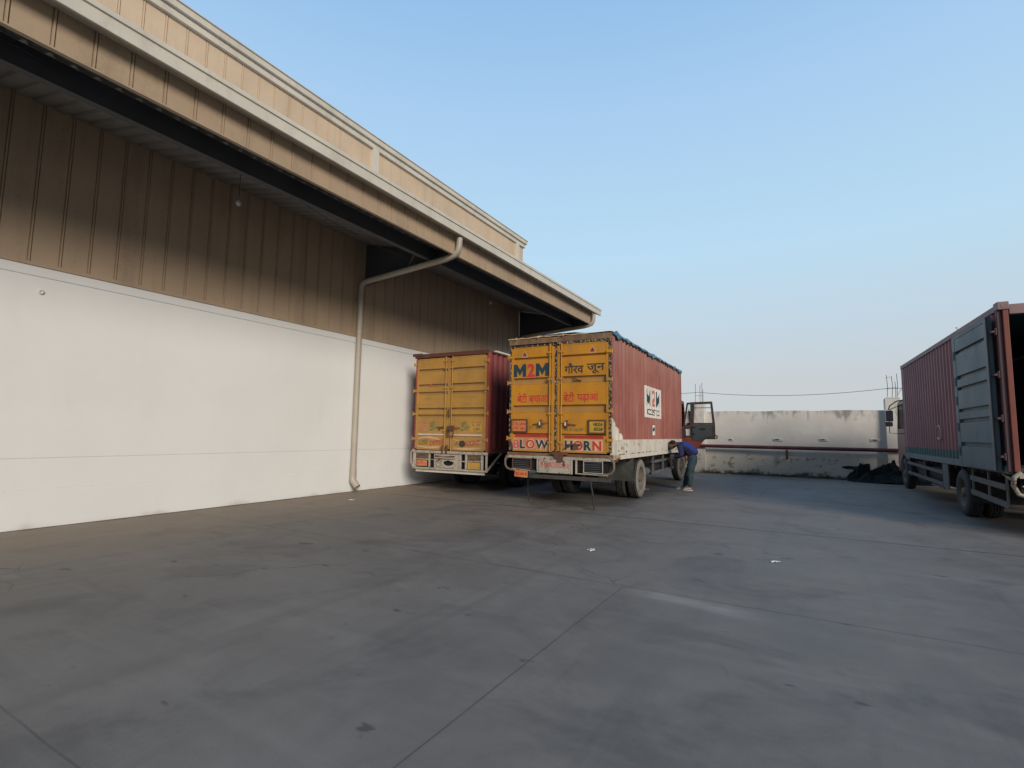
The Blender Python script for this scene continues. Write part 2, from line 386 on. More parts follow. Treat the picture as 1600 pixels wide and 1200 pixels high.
# jacket: navy, bright blue back, brown-red flank
m, g, b, co = newmat('blue jacket'); M['jacket'] = m
xo = g.xyz(co)
f1 = g.m('MULTIPLY', g.rng(g.m('ADD', xo[0], g.m('MULTIPLY', xo[2], 0.5)), 0.60, 0.68), g.rng(g.m('ADD', xo[2], g.m('MULTIPLY', xo[0], 0.75)), 1.33, 1.39))
c = g.mix(f1, (0.010, 0.018, 0.075), (0.011, 0.035, 0.22))
f2 = g.m('MULTIPLY', g.rng(xo[2], 1.17, 1.12), g.m('MULTIPLY', g.rng(xo[0], -0.02, 0.02), g.rng(xo[0], 0.14, 0.10)))
c = g.mix(f2, c, (0.06, 0.015, 0.03))
g.put(b.inputs['Base Color'], c); b.inputs['Roughness'].default_value = 0.8
g.put(b.inputs['Normal'], g.bump(g.noise(co, 22, 3), 0.4, 0.02))

# painted corrugated side of the big truck: white skirt with a stepped corner patch, red above
m, g, b, co = newmat('red box side with white skirt'); M['red_side'] = m
xo = g.xyz(co)
n1 = g.noise(co, 1.2, 5, 0.6); n2 = g.noise(g.mp(co, (1, 1, 0.08)), 4.0, 5, 0.6)
red = g.mix(g.rng(n1, 0.3, 0.7), (0.24, 0.076, 0.058), (0.305, 0.110, 0.086))
red = g.mix(g.m('MULTIPLY', g.rng(n2, 0.45, 0.7), 0.45), red, (0.37, 0.20, 0.165))
red = g.mix(g.m('MULTIPLY', g.rng(g.m('ADD', xo[2], g.m('MULTIPLY', n2, 0.8)), 3.5, 4.3, 0.0, 0.35), 1.0), red, (0.36, 0.22, 0.185))
blot = g.rng(g.noise(co, 3.1, 4), 0.69, 0.73)
red = g.mix(g.m('MULTIPLY', blot, 0.7), red, (0.22, 0.05, 0.04))
wh = g.mix(g.rng(g.noise(g.mp(co, (1, 1, 0.8)), 3, 5), 0.45, 0.75), (0.66, 0.625, 0.54), (0.50, 0.455, 0.37))
chip = g.rng(g.m('ADD', g.m('MULTIPLY', g.noise(g.mp(co, (1, 1.3, 0.9)), 10, 5, 0.7), 0.7), g.m('MULTIPLY', g.noise(co, 2.0, 2), 0.3)), 0.612, 0.635)
wh = g.mix(chip, wh, (0.07, 0.055, 0.04))
och = g.m('MULTIPLY', g.rng(g.noise(g.mp(co, (1, 1, 1.0), loc=(3, 1, 2)), 4.5, 2), 0.67, 0.69), 0.8)
wh = g.mix(och, wh, (0.38, 0.24, 0.07))
step = g.m('ADD', g.m('MULTIPLY', g.m('SNAP', xo[2], 0.03), -2.0), 3.90)      # patch edge y at this height, stepped
step = g.m('ADD', step, g.m('MULTIPLY', g.m('SUBTRACT', g.noise(co, 9, 3), 0.5), 0.10))
patch = g.m('LESS_THAN', xo[1], step)
skirt = g.m('LESS_THAN', xo[2], 1.51)
isw = g.m('MAXIMUM', skirt, g.m('MULTIPLY', patch, g.m('LESS_THAN', xo[2], 2.3)))
g.put(b.inputs['Base Color'], g.mix(isw, red, wh)); b.inputs['Roughness'].default_value = 0.6

m, g, b, co = newmat('maroon box side with green band'); M['maroon_side'] = m
xo = g.xyz(co)
n1 = g.noise(co, 1.0, 5, 0.6)
c = g.mix(g.rng(n1, 0.3, 0.7), (0.235, 0.10, 0.112), (0.285, 0.13, 0.14))
c = g.mix(g.rng(g.noise(co, 3.3, 3), 0.68, 0.74, 0, 0.5), c, (0.15, 0.05, 0.06))
band = g.m('LESS_THAN', xo[2], 1.39)
c = g.mix(band, c, (0.045, 0.12, 0.115))
c = g.mix(g.m('MULTIPLY', g.rng(g.noise(g.mp(co, (1, 1, 0.1)), 4, 4), 0.5, 0.75), 0.4), c, (0.22, 0.15, 0.16))
g.put(b.inputs['Base Color'], c); b.inputs['Roughness'].default_value = 0.6

# boundary wall: dirty limewash, soot runs from the top, grime at the foot
m, g, b, co = newmat('dirty limewashed wall'); M['bwall'] = m
xo = g.xyz(co)
n1 = g.noise(co, 0.7, 5, 0.6)
c = g.mix(g.rng(n1, 0.3, 0.7), (0.60, 0.585, 0.54), (0.70, 0.685, 0.64))
n2 = g.noise(g.mp(co, (1, 1, 0.45)), 1.5, 6, 0.7)
top = g.rng(xo[2], 1.9, 2.75)
f = g.m('MULTIPLY', g.rng(g.m('ADD', n2, g.m('MULTIPLY', top, 0.17)), 0.60, 0.78), g.m('MULTIPLY', g.rng(xo[2], 1.0, 2.3), 0.8))
c = g.mix(f, c, (0.20, 0.20, 0.20))
drip = g.m('MULTIPLY', g.rng(g.noise(g.mp(co, (1, 1, 0.07)), 3.6, 4, 0.6), 0.60, 0.70), g.rng(xo[2], 2.15, 2.7, 0, 0.55))
c = g.mix(drip, c, (0.17, 0.17, 0.17))
lowmix = g.rng(xo[2], 1.15, 0.7)
c = g.mix(g.m('MULTIPLY', lowmix, 0.55), c, (0.52, 0.47, 0.38))
n3 = g.noise(g.mp(co, (1, 1, 1.4)), 2.6, 6, 0.7)
c = g.mix(g.m('MULTIPLY', g.rng(g.m('ADD', n3, g.m('MULTIPLY', lowmix, 0.06)), 0.60, 0.68), g.m('MULTIPLY', lowmix, 0.8)), c, (0.21, 0.19, 0.16))
foot = g.rng(g.m('ADD', xo[2], g.m('MULTIPLY', g.m('SUBTRACT', g.noise(co, 2.2, 6, 0.7), 0.5), -0.9)), 0.0, 0.20, 0.9, 0)
c = g.mix(foot, c, (0.06, 0.055, 0.04))
g.put(b.inputs['Base Color'], c); b.inputs['Roughness'].default_value = 0.9
g.put(b.inputs['Normal'], g.bump(g.m('ADD', g.noise(co, 25, 4), g.m('MULTIPLY', g.noise(co, 3, 4), 2)), 0.35, 0.015))

# concrete yard
m, g, b, co = newmat('yard concrete'); M['ground'] = m
xo = g.xyz(co); X_, Y_ = xo[0], xo[1]
flat = co
n1 = g.noise(flat, 0.22, 5, 0.55); n2 = g.noise(flat, 1.1, 6, 0.62, 0.6); n3 = g.noise(flat, 5.0, 6, 0.65); n4 = g.noise(flat, 120, 3, 0.6)
c = g.mix(g.rng(n1, 0.3, 0.7), (0.165, 0.150, 0.132), (0.205, 0.187, 0.166))
c = g.mix(g.m('MULTIPLY', g.rng(n2, 0.35, 0.68), 0.5), c, (0.262, 0.240, 0.214))
c = g.mix(g.m('MULTIPLY', g.rng(g.noise(g.mp(flat, (1, 1, 1), (5, 3, 0)), 0.8, 6, 0.65, 0.8), 0.48, 0.68), 0.6), c, (0.108, 0.100, 0.094))
# smeared sweep marks
sm = g.noise(g.mp(flat, (0.35, 2.2, 1), rot=(0, 0, R(22))), 1.6, 6, 0.65)
c = g.mix(g.m('MULTIPLY', g.rng(sm, 0.5, 0.75), 0.28), c, (0.112, 0.106, 0.100))
sm2 = g.noise(g.mp(flat, (0.3, 1.8, 1), (4, 9, 0), (0, 0, R(-14))), 1.3, 6, 0.65)
c = g.mix(g.m('MULTIPLY', g.rng(sm2, 0.52, 0.78), 0.35), c, (0.29, 0.268, 0.24))
# small dark oil spots
sp = g.rng(g.noise(g.mp(flat, (0.6, 1.2, 1)), 3.3, 3, 0.5), 0.685, 0.74)
c = g.mix(g.m('MULTIPLY', sp, 0.75), c, (0.06, 0.060, 0.066))
sp2 = g.rng(g.noise(g.mp(flat, loc=(11, 4, 0)), 1.5, 3, 0.6), 0.70, 0.78)
c = g.mix(g.m('MULTIPLY', sp2, 0.5), c, (0.08, 0.082, 0.092))
# dust beside the warehouse wall
wob = g.m('MULTIPLY', g.m('SUBTRACT', g.noise(flat, 0.7, 5, 0.6), 0.5), 3.4)
dust = g.rng(g.m('ADD', X_, wob), -10.6, -6.4, 0.8, 0.0)
c = g.mix(dust, c, (0.295, 0.24, 0.182))
# tyre-polished lanes, hairline cracks and grit
ln = g.noise(g.mp(flat, (2.6, 0.10, 1), (2, 7, 0), (0, 0, R(8))), 1.0, 4, 0.6)
c = g.mix(g.m('MULTIPLY', g.rng(ln, 0.55, 0.72), 0.30), c, (0.10, 0.096, 0.092))
ln2 = g.noise(g.mp(flat, (0.15, 2.4, 1), (9, 3, 0), (0, 0, R(-9))), 1.0, 5, 0.65)
c = g.mix(g.m('MULTIPLY', g.rng(ln2, 0.56, 0.74), 0.30), c, (0.27, 0.25, 0.225))
vo = g.node("ShaderNodeTexVoronoi", feature='DISTANCE_TO_EDGE'); g.put(vo.inputs['Vector'], g.mp(flat, (1, 1, 0.001))); vo.inputs['Scale'].default_value = 0.21
dw = g.node("ShaderNodeVectorMath", operation='ADD'); dn = g.node("ShaderNodeTexNoise"); g.put(dn.inputs['Vector'], flat); dn.inputs['Scale'].default_value = 1.1; dn.inputs['Detail'].default_value = 6
g.put(dw.inputs[0], g.mp(flat, (1, 1, 0.001))); g.put(dw.inputs[1], dn.outputs[1]); g.put(vo.inputs['Vector'], dw.outputs[0])
cr_ = g.m('MULTIPLY', g.rng(vo.outputs[0], 0.0009, 0.0025, 1, 0), g.rng(g.noise(flat, 0.45, 2), 0.50, 0.58))
c = g.mix(g.m('MULTIPLY', cr_, 0.55), c, (0.045, 0.044, 0.045))
gr = g.noise(flat, 38, 3, 0.7); c = g.mix(g.rng(gr, 0.66, 0.74, 0.0, 0.5), c, (0.30, 0.28, 0.255)); c = g.mix(g.rng(gr, 0.34, 0.27, 0.0, 0.55), c, (0.06, 0.058, 0.057))
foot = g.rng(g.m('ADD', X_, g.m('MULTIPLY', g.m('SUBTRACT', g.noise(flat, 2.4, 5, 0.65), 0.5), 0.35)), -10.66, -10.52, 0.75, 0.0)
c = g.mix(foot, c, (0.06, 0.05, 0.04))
# joints
def joint(coord, other, cc, w_, a, b_, amt, wb=0.05):
    global c
    wv = g.m('MULTIPLY', g.m('SUBTRACT', g.noise(flat, 0.9, 4, 0.6), 0.5), wb * 2)
    d = g.m('ABSOLUTE', g.m('SUBTRACT', g.m('ADD', coord, wv), cc))
    f = g.rng(d, w_ * 0.45, w_, 1.0, 0.0)
    f = g.m('MULTIPLY', f, g.m('MULTIPLY', g.rng(other, a - 0.05, a + 0.05), g.rng(other, b_ - 0.05, b_ + 0.05, 1.0, 0.0)))
    f = g.m('MULTIPLY', f, g.rng(g.noise(flat, 1.7, 4), 0.25, 0.55, amt * 0.55, amt))
    c = g.mix(f, c, (0.03, 0.031, 0.035))
joint(Y_, X_, 10.02, 0.032, -9.5, 40, 0.9, 0.04)
joint(X_, Y_, -1.80, 0.009, -30, 5.42, 0.55, 0.012)
joint(Y_, X_, 5.50, 0.018, -10.5, 40, 0.45, 0.06)
joint(Y_, X_, 1.20, 0.009, -10.5, -1.8, 0.4, 0.02)
joint(Y_, X_, 14.5, 0.03, -9.5, 40, 0.5, 0.05)
joint(X_, Y_, -7.9, 0.02, 5.5, 30, 0.35, 0.05)
# pale cement wiped over the joint
wv = g.m('MULTIPLY', g.m('SUBTRACT', g.noise(flat, 2.5, 5, 0.65), 0.5), 0.22)
yc = g.m('ADD', g.m('MULTIPLY', X_, -0.16), 5.16)
d = g.m('ABSOLUTE', g.m('SUBTRACT', g.m('ADD', Y_, wv), yc))
f = g.m('MULTIPLY', g.rng(d, 0.0, 0.22, 0.52, 0), g.m('MULTIPLY', g.rng(X_, -1.75, -1.35), g.rng(X_, -0.85, -0.2, 1, 0)))
f = g.m('MULTIPLY', f, g.rng(g.noise(g.mp(flat, (0.6, 3, 1)), 5, 5, 0.7), 0.3, 0.6, 0.35, 0.95))
c = g.mix(f, c, (0.44, 0.42, 0.39))
# oil and grime where the trucks stand
def grime(cx, cy, rx, ry, amt):
    global c
    u = g.m('DIVIDE', g.m('SUBTRACT', X_, cx), rx); v_ = g.m('DIVIDE', g.m('SUBTRACT', Y_, cy), ry)
    d = g.m('ADD', g.m('MULTIPLY', u, u), g.m('MULTIPLY', v_, v_))
    d = g.m('ADD', d, g.m('MULTIPLY', g.m('SUBTRACT', n2, 0.5), 1.2))
    c = g.mix(g.rng(d, 0.35, 1.1, amt, 0.0), c, (0.055, 0.057, 0.062))
grime(-5.1, 15.0, 1.8, 5.0, 0.75); grime(-8.8, 15.5, 1.7, 5.0, 0.75); grime(4.0, 16.0, 2.0, 6.0, 0.7)
c = g.mix(g.rng(n3, 0.3, 0.7, 0.0, 0.10), c, (0.05, 0.05, 0.055))
c = g.mix(g.rng(n4, 0.3, 0.7, 0.0, 0.22), c, (0.06, 0.06, 0.062))
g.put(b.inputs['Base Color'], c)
g.put(b.inputs['Roughness'], g.rng(n2, 0.3, 0.7, 0.62, 0.82)); b.inputs['Specular IOR Level'].default_value = 0.35
g.put(b.inputs['Normal'], g.bump(g.m('ADD', n4, g.m('MULTIPLY', n3, 1.5)), 0.18, 0.004))

# ------------------------------------------------------------------ ground
mb = MB(); S = 1500
mb.add([(-S, -S, 0), (S, -S, 0), (S, S, 0), (-S, S, 0)], [(0, 1, 2, 3)])
tag(mb.build('ground', M['ground']), kind='structure')

# ------------------------------------------------------------------ warehouse
WX, WE, WS = -10.7, 18.95, -14.0
wh = empty('warehouse', (WX, WE, 0), label='long warehouse with white plaster wall, tan ribbed cladding and deep canopy', cat='warehouse')
def wpart(mb_, name, mat, parent=None, **k):
    """vertices given in world metres; shifted to the warehouse's own origin"""
    mb_.v = [(p[0] - WX, p[1] - WE, p[2]) for p in mb_.v]
    return mb_.build(name, mat, parent or wh, **k)
mb = MB()                                                  # plaster with shallow recessed joints
prof = [(WX, 0.0), (WX, 0.595), (WX - 0.012, 0.598), (WX - 0.012, 0.606), (WX - 0.006, 0.609), (WX - 0.006, 1.095), (WX - 0.018, 1.098), (WX - 0.018, 1.106),
        (WX - 0.006, 1.109), (WX - 0.006, 4.015), (WX + 0.010, 4.03), (WX + 0.010, 4.20), (WX - 0.2, 4.20)]
mb.sheet([(p[0], p[1]) for p in prof], 1, WS, WE)
mb.add([(WX - 0.018, WE, 0), (WX - 0.018, WE, 4.2), (-45, WE, 4.2), (-45, WE, 0)], [(0, 1, 2, 3)])
mb.add([(WX, WS, 0), (WX, WS, 4.2), (-45, WS, 4.2), (-45, WS, 0)], [(0, 1, 2, 3)])
mb.add([(-45, WE, 0), (-45, WE, 4.2), (-45, WS, 4.2), (-45, WS, 0)], [(0, 1, 2, 3)])
wpart(mb, 'plaster_wall', M['plaster'])
def ribbed(y0, y1, x, pitch=0.392, first=2.89):
    pts = [(x, y0)]; k = math.ceil((y0 - first) / pitch)
    while True:
        c0 = first + k * pitch; k += 1
        if c0 + 0.04 > y1: break
        if c0 - 0.04 < y0: continue
        pts += [(x, c0 - 0.026), (x - 0.016, c0 - 0.022), (x - 0.016, c0 - 0.014), (x + 0.012, c0 - 0.009), (x + 0.012, c0 + 0.009),
                (x - 0.016, c0 + 0.014), (x - 0.016, c0 + 0.022), (x, c0 + 0.026)]
    pts.append((x, y1)); return pts
mb = MB(); mb.sheet(ribbed(WS, WE, WX + 0.02), 2, 4.19, 6.95)
mb.box(WX - 0.1, WX + 0.035, WS, WE, 4.185, 4.24)
mb.add([(WX + 0.02, WE, 4.2), (WX + 0.02, WE, 9.8), (-45, WE, 9.8), (-45, WE, 4.2)], [(0, 1, 2, 3)])
mb.add([(WX + 0.02, WS, 4.2), (WX + 0.02, WS, 9.8), (-45, WS, 9.8), (-45, WS, 4.2)], [(0, 1, 2, 3)])
mb.add([(-45, WS, 4.2), (-45, WS, 9.8), (-45, WE, 9.8), (-45, WE, 4.2)], [(0, 1, 2, 3)])
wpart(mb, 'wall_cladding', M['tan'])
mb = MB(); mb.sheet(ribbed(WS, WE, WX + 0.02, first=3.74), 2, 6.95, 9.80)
wpart(mb, 'upper_cladding', M['tan_upper_lit'])
mb = MB(); mb.box(-45, WX - 0.02, WS + 0.05, WE - 0.05, 9.6, 9.7); wpart(mb, 'roof', M['roofsheet'])
mb = MB()
mb.box(WX - 0.25, WX + 0.17, WS, WE + 0.12, 9.90, 10.04); mb.box(WX - 0.2, WX + 0.10, WS, WE + 0.06, 9.74, 9.897); mb.box(WX - 0.3, WX + 0.20, WS, WE + 0.15, 10.043, 10.07)
wpart(mb, 'parapet_trim', M['trim'], bevel=0.01)
for yy in (1.75, 10.07, 18.35):
    mb = MB(); mb.box(WX + 0.0, WX + 0.12, yy - 0.11, yy + 0.11, 7.1, 9.735); wpart(mb, 'parapet_downpipe', M['trim'], bevel=0.008)
# canopy
FX, CE = -7.4, 18.85
can = MB()
def fascia_prof(): return ribbed(WS, CE, FX, pitch=0.395, first=1.61)
can.sheet(fascia_prof(), 2, 5.96, 6.52)
can.box(FX - 0.045, FX + 0.022, WS, CE + 0.02, 5.945, 5.968)
cany = wpart(can, 'canopy_fascia', M['tan'])
mb = MB(); mb.prism([(FX - 0.03, 6.455), (FX + 0.05, 6.455), (FX + 0.24, 6.365), (FX + 0.265, 6.375), (FX + 0.265, 6.555), (FX + 0.29, 6.56), (FX + 0.29, 6.63), (FX - 0.03, 6.64)], 1, WS, CE + 0.28)
wpart(mb, 'gutter', M['trim'], bevel=0.006)
# soffit: ribbed sheet sloping up to the wall
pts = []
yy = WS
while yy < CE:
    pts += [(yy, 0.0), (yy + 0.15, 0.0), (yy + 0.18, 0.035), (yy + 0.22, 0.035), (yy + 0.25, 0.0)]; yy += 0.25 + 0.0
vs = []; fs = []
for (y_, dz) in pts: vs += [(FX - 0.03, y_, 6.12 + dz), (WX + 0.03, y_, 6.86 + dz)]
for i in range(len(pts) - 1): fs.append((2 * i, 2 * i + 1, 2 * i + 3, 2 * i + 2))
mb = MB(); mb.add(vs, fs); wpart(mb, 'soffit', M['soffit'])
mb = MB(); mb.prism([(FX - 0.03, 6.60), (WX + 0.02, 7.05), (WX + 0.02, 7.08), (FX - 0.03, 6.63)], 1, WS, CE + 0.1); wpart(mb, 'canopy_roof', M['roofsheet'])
mb = MB(); mb.box(FX - 0.86, FX - 0.72, WS, CE - 0.05, 5.935, 5.95); mb.box(FX - 0.77, FX - 0.755, WS, CE - 0.05, 5.95, 6.28)
wpart(mb, 'canopy_purlin', M['steel'])
for yy in (1.05, 9.92, 18.72):
    mb = MB(); mb.prism([(WX + 0.04, 5.72), (FX - 0.13, 5.99), (FX - 0.13, 6.13), (WX + 0.04, 6.84)], 1, yy - 0.006, yy + 0.006)
    mb.prism([(WX + 0.04, 5.70), (FX - 0.13, 5.97), (FX - 0.13, 5.985), (WX + 0.04, 5.715)], 1, yy - 0.08, yy + 0.08)
    wpart(mb, 'canopy_rafter', M['steel'])
    mb = MB(); mb.tube([(FX - 0.79, yy - 0.75, 5.97), (FX - 1.7, yy - 0.02, 5.89)], 0.018, 6)
    wpart(mb, 'fly_brace', M['steel'])
# downpipes under the canopy
def downpipe(yy):
    mb = MB()
    mb.tube([(FX + 0.16, yy, 6.34), (FX + 0.14, yy, 6.12), (FX + 0.11, yy, 6.02), (FX + 0.04, yy, 5.95), (FX - 0.09, yy, 5.91), (FX - 0.25, yy, 5.88),
             (WX + 0.34, yy, 5.70), (WX + 0.22, yy, 5.67), (WX + 0.15, yy, 5.60), (WX + 0.14, yy, 5.50), (WX + 0.14, yy, 0.58)],
            0.075, 14)
    mb.tube([(WX + 0.14, yy, 0.62), (WX + 0.14, yy, 0.40)], 0.084, 14)
    mb.tube([(WX + 0.14, yy, 4.36), (WX + 0.14, yy, 4.24)], 0.083, 14)
    o = wpart(mb, 'downpipe', M['pipe'])
    mb = MB()
    p0 = Vector((WX + 0.14, yy, 0.46)); p1 = Vector((WX + 0.14, yy, 0.30)); p2 = Vector((WX + 0.30, yy + 0.02, 0.135))
    mb.tube([p0, p1, p2], 0.088, 14, cap=False)
    mb.tube([p2 + (p1 - p2) * 0.02, p2 + (p1 - p2) * 0.4], 0.070, 14)
    s_ = wpart(mb, 'outlet_shoe', M['pipe'])
    mb = MB(); mb.tube([p2 + (p1 - p2) * 0.10, p2 + (p1 - p2) * 0.12], 0.086, 14); wpart(mb, 'outlet_opening', M['dark'])
    return o
for yy in (9.70, 18.62): downpipe(yy)
# small round fixing on the wall
mb = MB()
mb.lathe_x([(0, 0.04), (0.012, 0.04), (0.015, 0.024), (0.006, 0.018), (0.006, 0.0)], WX + 0.0, 3.09, 3.78, 16)
wpart(mb, 'vent_cap', M['white_plain'])

# hanging lamps and loose wire under the canopy
def lamp(x, y, z, lab):
    e = empty('hanging_lamp', (x, y, z), label=lab, cat='lamp', group='lamps hanging under the canopy')
    top = 6.12 + (FX - 0.03 - x) / (FX - WX) * 0.74 + 0.02 - z
    mb = MB(); mb.tube([(0, 0, 0.12), (0, 0, top)], 0.008, 6); mb.build('flex', M['steel'], e)
    mb = MB(); mb.tube([(0, 0, 0.16), (0, 0, 0.06)], [0.018, 0.028], 10); mb.build('lamp_holder', M['steelgrey'], e)
    mb = MB(); mb.tube([(0, 0, 0.07), (0, 0, 0.045), (0, 0, 0.01), (0, 0, -0.02), (0, 0, -0.045)], [0.02, 0.038, 0.05, 0.038, 0.008], 12); mb.build('bulb', M['lamp_glass'], e)
lamp(-9.2, 5.34, 5.86, 'bare bulb hanging under the canopy above the open white wall, left of the downpipe')
lamp(-9.2, 14.15, 5.98, 'bare bulb hanging under the canopy above the two yellow door trucks')
mb = MB(); pts = []
for k in range(41):
    t = k / 40; yy = -2 + t * 12.0
    pts.append((FX - 0.35 - 1.1 * t + 0.08 * math.sin(9 * t), yy, 6.02 + 0.15 * t + 0.10 * math.sin(5 * t) - 0.12 * math.sin(math.pi * ((t * 3) % 1))))
mb.tube(pts, 0.007, 5)
tag(mb.build('electric_wire', M['steel']), 'loose dark wire sagging along the underside of the warehouse canopy', 'wire')

# ------------------------------------------------------------------ boundary wall, pillars, pipe
BY = 24.3
bw = empty('boundary_wall', (-1.0, BY, 0), label='dirty limewashed compound wall closing the far side of the yard', cat='wall')
mb = MB()
# slightly uneven top edge
xs = [-34 + 0.25 * i for i in range(273)]
top = [2.735 + 0.012 * math.sin(i * 0.7) + 0.008 * random.uniform(-1, 1) for i in range(len(xs))]
vs = []; fs = []
for i, x in enumerate(xs): vs += [(x, 0, 0), (x, 0, top[i]), (x, 0.23, top[i]), (x, 0.23, 0)]
for i in range(len(xs) - 1):
    for k in range(3): fs.append((4 * i + k, 4 * i + k + 1, 4 * i + 5 + k, 4 * i + 4 + k))
mb.add(vs, fs); mb.build('wall_panel', M['bwall'], bw)
for px_, ht in ((-3.36, 3.12), (3.72, 3.22), (-10.4, 3.1), (10.8, 3.1)):
    mb = MB(); h0 = ht - 0.06
    mb.box(px_ - 0.24, px_ + 0.24, -0.20, -0.003, 0, h0); mb.box(px_ - 0.24, px_ + 0.24, 0.0, 0.23, 2.76, h0)
    mb.prism([(px_ - 0.24, h0 + 0.003), (px_ + 0.24, h0 + 0.003), (px_ + 0.17, ht + 0.02), (px_ - 0.02, ht - 0.01), (px_ - 0.15, ht + 0.015)], 1, -0.19, 0.22)
    pl = mb.build('pillar', M['bwall'], bw, bevel=0.012)
    mb = MB()
    for q, (dx, dy, tp) in enumerate(((-0.15, -0.12, 0.86), (0.02, 0.12, 0.84), (0.15, -0.12, 0.90), (0.14, 0.13, 0.62))):
        lean = random.uniform(-0.02, 0.02) + (0.03 if px_ > 0 and px_ < 5 else 0)
        mb.tube([(px_ + dx, dy, ht - 0.1), (px_ + dx + lean, dy, ht + tp * 0.5), (px_ + dx + lean * 0.3 + random.uniform(-0.02, 0.02), dy, ht + tp)], 0.011, 5)
    mb.tube([(px_ - 0.16, -0.13, ht + 0.32), (px_ + 0.17, -0.13, ht + 0.33)], 0.008, 5)
    if 0 < px_ < 5:
        mb.tube([(px_ + 0.15, 0, ht), (px_ + 0.42, 0, ht + 0.52), (px_ + 0.40, 0, ht + 0.6)], 0.008, 5)
        mb.tube([(px_ - 0.17, -0.13, ht + 0.75), (px_ - 0.02, -0.13, ht + 0.78)], 0.007, 5)
    mb.build('rebar', M['rebar'], bw).parent = pl
for wx, wz in ((-3.04, 1.48), (-1.2, 1.51), (0.44, 1.54), (2.18, 1.56)):
    ww = 0.10 if wx < -3 else random.uniform(0.15, 0.2)
    mb = MB(); mb.box(wx + 1.0 - ww, wx + 1.0 + ww * 0.8, -0.035, -0.002, wz - 0.05, wz + 0.055)
    o = mb.build('drain_outlet', M['white_plain'], bw, bevel=0.02)
    mb = MB(); mb.box(wx + 1.0 - ww * 0.7, wx + 1.0 + ww * 0.1, -0.040, -0.036, wz - 0.015, wz + 0.03); h = mb.build('outlet_hole', M['dark'], bw); h.parent = o
# maroon pipe
mb = MB(); mb.tube([(-12, 24.02, 1.19), (-4, 24.02, 1.19), (2.0, 24.02, 1.19), (14, 24.02, 1.19)], 0.075, 12)
pe = empty('fire_main_pipe', (0, 24.02, 0), label='maroon pipe running along the limewashed wall at waist height', cat='pipe')
o = mb.build('pipe', M['maroon_pipe'], pe); o.location = (0, -24.02, 0)
for bx in (-7.8, -0.9, 6.3):
    mb = MB(); mb.box(bx - 0.045, bx + 0.045, -0.04, 0.04, 0.72, 1.10); mb.box(bx - 0.03, bx + 0.03, 0.0, 0.279, 0.74, 0.80)
    mb.build('bracket', M['rust'], pe)
# cable strung over the rebar
def sag(a, b_, s_, n=24):
    a = Vector(a); b_ = Vector(b_)
    return [a.lerp(b_, k / n) - Vector((0, 0, s_ * 4 * (k / n) * (1 - k / n))) for k in range(n + 1)]
mb = MB()
mb.tube(sag((-12, 24.25, 3.35), (-4.35, 24.18, 3.60), 0.05)[:-1] + sag((-4.35, 24.18, 3.60), (2.75, 24.18, 3.58), 0.22)[:-1] + sag((2.75, 24.18, 3.58), (10, 24.2, 3.55), 0.2), 0.010, 6)
tag(mb.build('overhead_cable', M['rebar']), 'thin grey cable strung between the rebar stubs of the wall pillars', 'cable')

# weeds along the foot of the wall
mb = MB(); rw = random.Random(3)
for k in range(900):
    x = rw.uniform(-4.2, 2.4); dens = mnoise.noise(Vector((x * 1.4, 0, 0)))
    if dens < -0.05 and rw.random() < 0.8: continue
    y = BY - rw.uniform(0.01, 0.22); hgt = rw.uniform(0.02, 0.09) * (1.2 + dens * 1.5)
    a = rw.uniform(0, math.pi); dx, dy = 0.025 * math.cos(a), 0.025 * math.sin(a)
    lx, ly = rw.uniform(-0.04, 0.04), rw.uniform(-0.05, 0.02)
    mb.add([(x - dx, y - dy, 0), (x + dx, y + dy, 0), (x + lx, y + ly, hgt)], [(0, 1, 2)])
for k in range(260):
    x = rw.uniform(-4.2, 2.6); y = BY - rw.uniform(0.02, 0.35); r_ = rw.uniform(0.01, 0.035)
    mb.box(-r_, r_, -r_, r_, 0, r_ * 1.1, Matrix.Translation((x, y, 0)) @ Matrix.Rotation(rw.uniform(0, 3), 4, 'Z'))
tag(mb.build('weeds', M['weeds'], recalc=False), 'dry weeds and debris along the foot of the limewashed wall', 'weeds', kind='stuff')

# heap of black plastic by the wall
def heap(cx, cy, lx, ly, hz, seed, n=46):
    mb = MB(); vs = []; fs = []
    for j in range(n + 1):
        for i in range(n + 1):
            u = i / n * 2 - 1; v_ = j / n * 2 - 1
            r_ = min(1, math.sqrt(u * u + v_ * v_)); q = Vector((u * 2.2 + seed, v_ * 2.2, 0))
            fold = abs(mnoise.noise(q * 0.9)) * 1.1 + abs(mnoise.noise(q * 2.1)) * 0.45 + abs(mnoise.noise(q * 4)) * 0.10
            edge = 1.0 + 0.22 * mnoise.noise(Vector((math.atan2(v_, u) * 1.3, seed, 1)))
            hgt = hz * max(0, 1 - (r_ / edge) ** 2.6) * (0.55 + fold)
            vs.append((cx + u * lx + 0.06 * mnoise.noise(q * 3), cy + v_ * ly, max(0.0, hgt)))
    for j in range(n):
        for i in range(n):
            a = j * (n + 1) + i
            if all(vs[t][2] <= 0.0 for t in (a, a + 1, a + n + 1, a + n + 2)): continue
            fs.append((a, a + 1, a + n + 2, a + n + 1))
    mb.add(vs, fs, False); return mb
mb = heap(2.55, 23.5, 1.35, 0.7, 0.50, 4.2)
for hx_, hy_, lx_, ly_, hz_, sd_ in ((1.55, 23.65, 0.42, 0.35, 0.50, 9.7), (2.75, 23.6, 0.6, 0.4, 0.62, 2.3), (2.05, 23.2, 0.5, 0.35, 0.26, 6.1)):
    hp = heap(hx_, hy_, lx_, ly_, hz_, sd_, 26); mb.add(hp.v, hp.f)
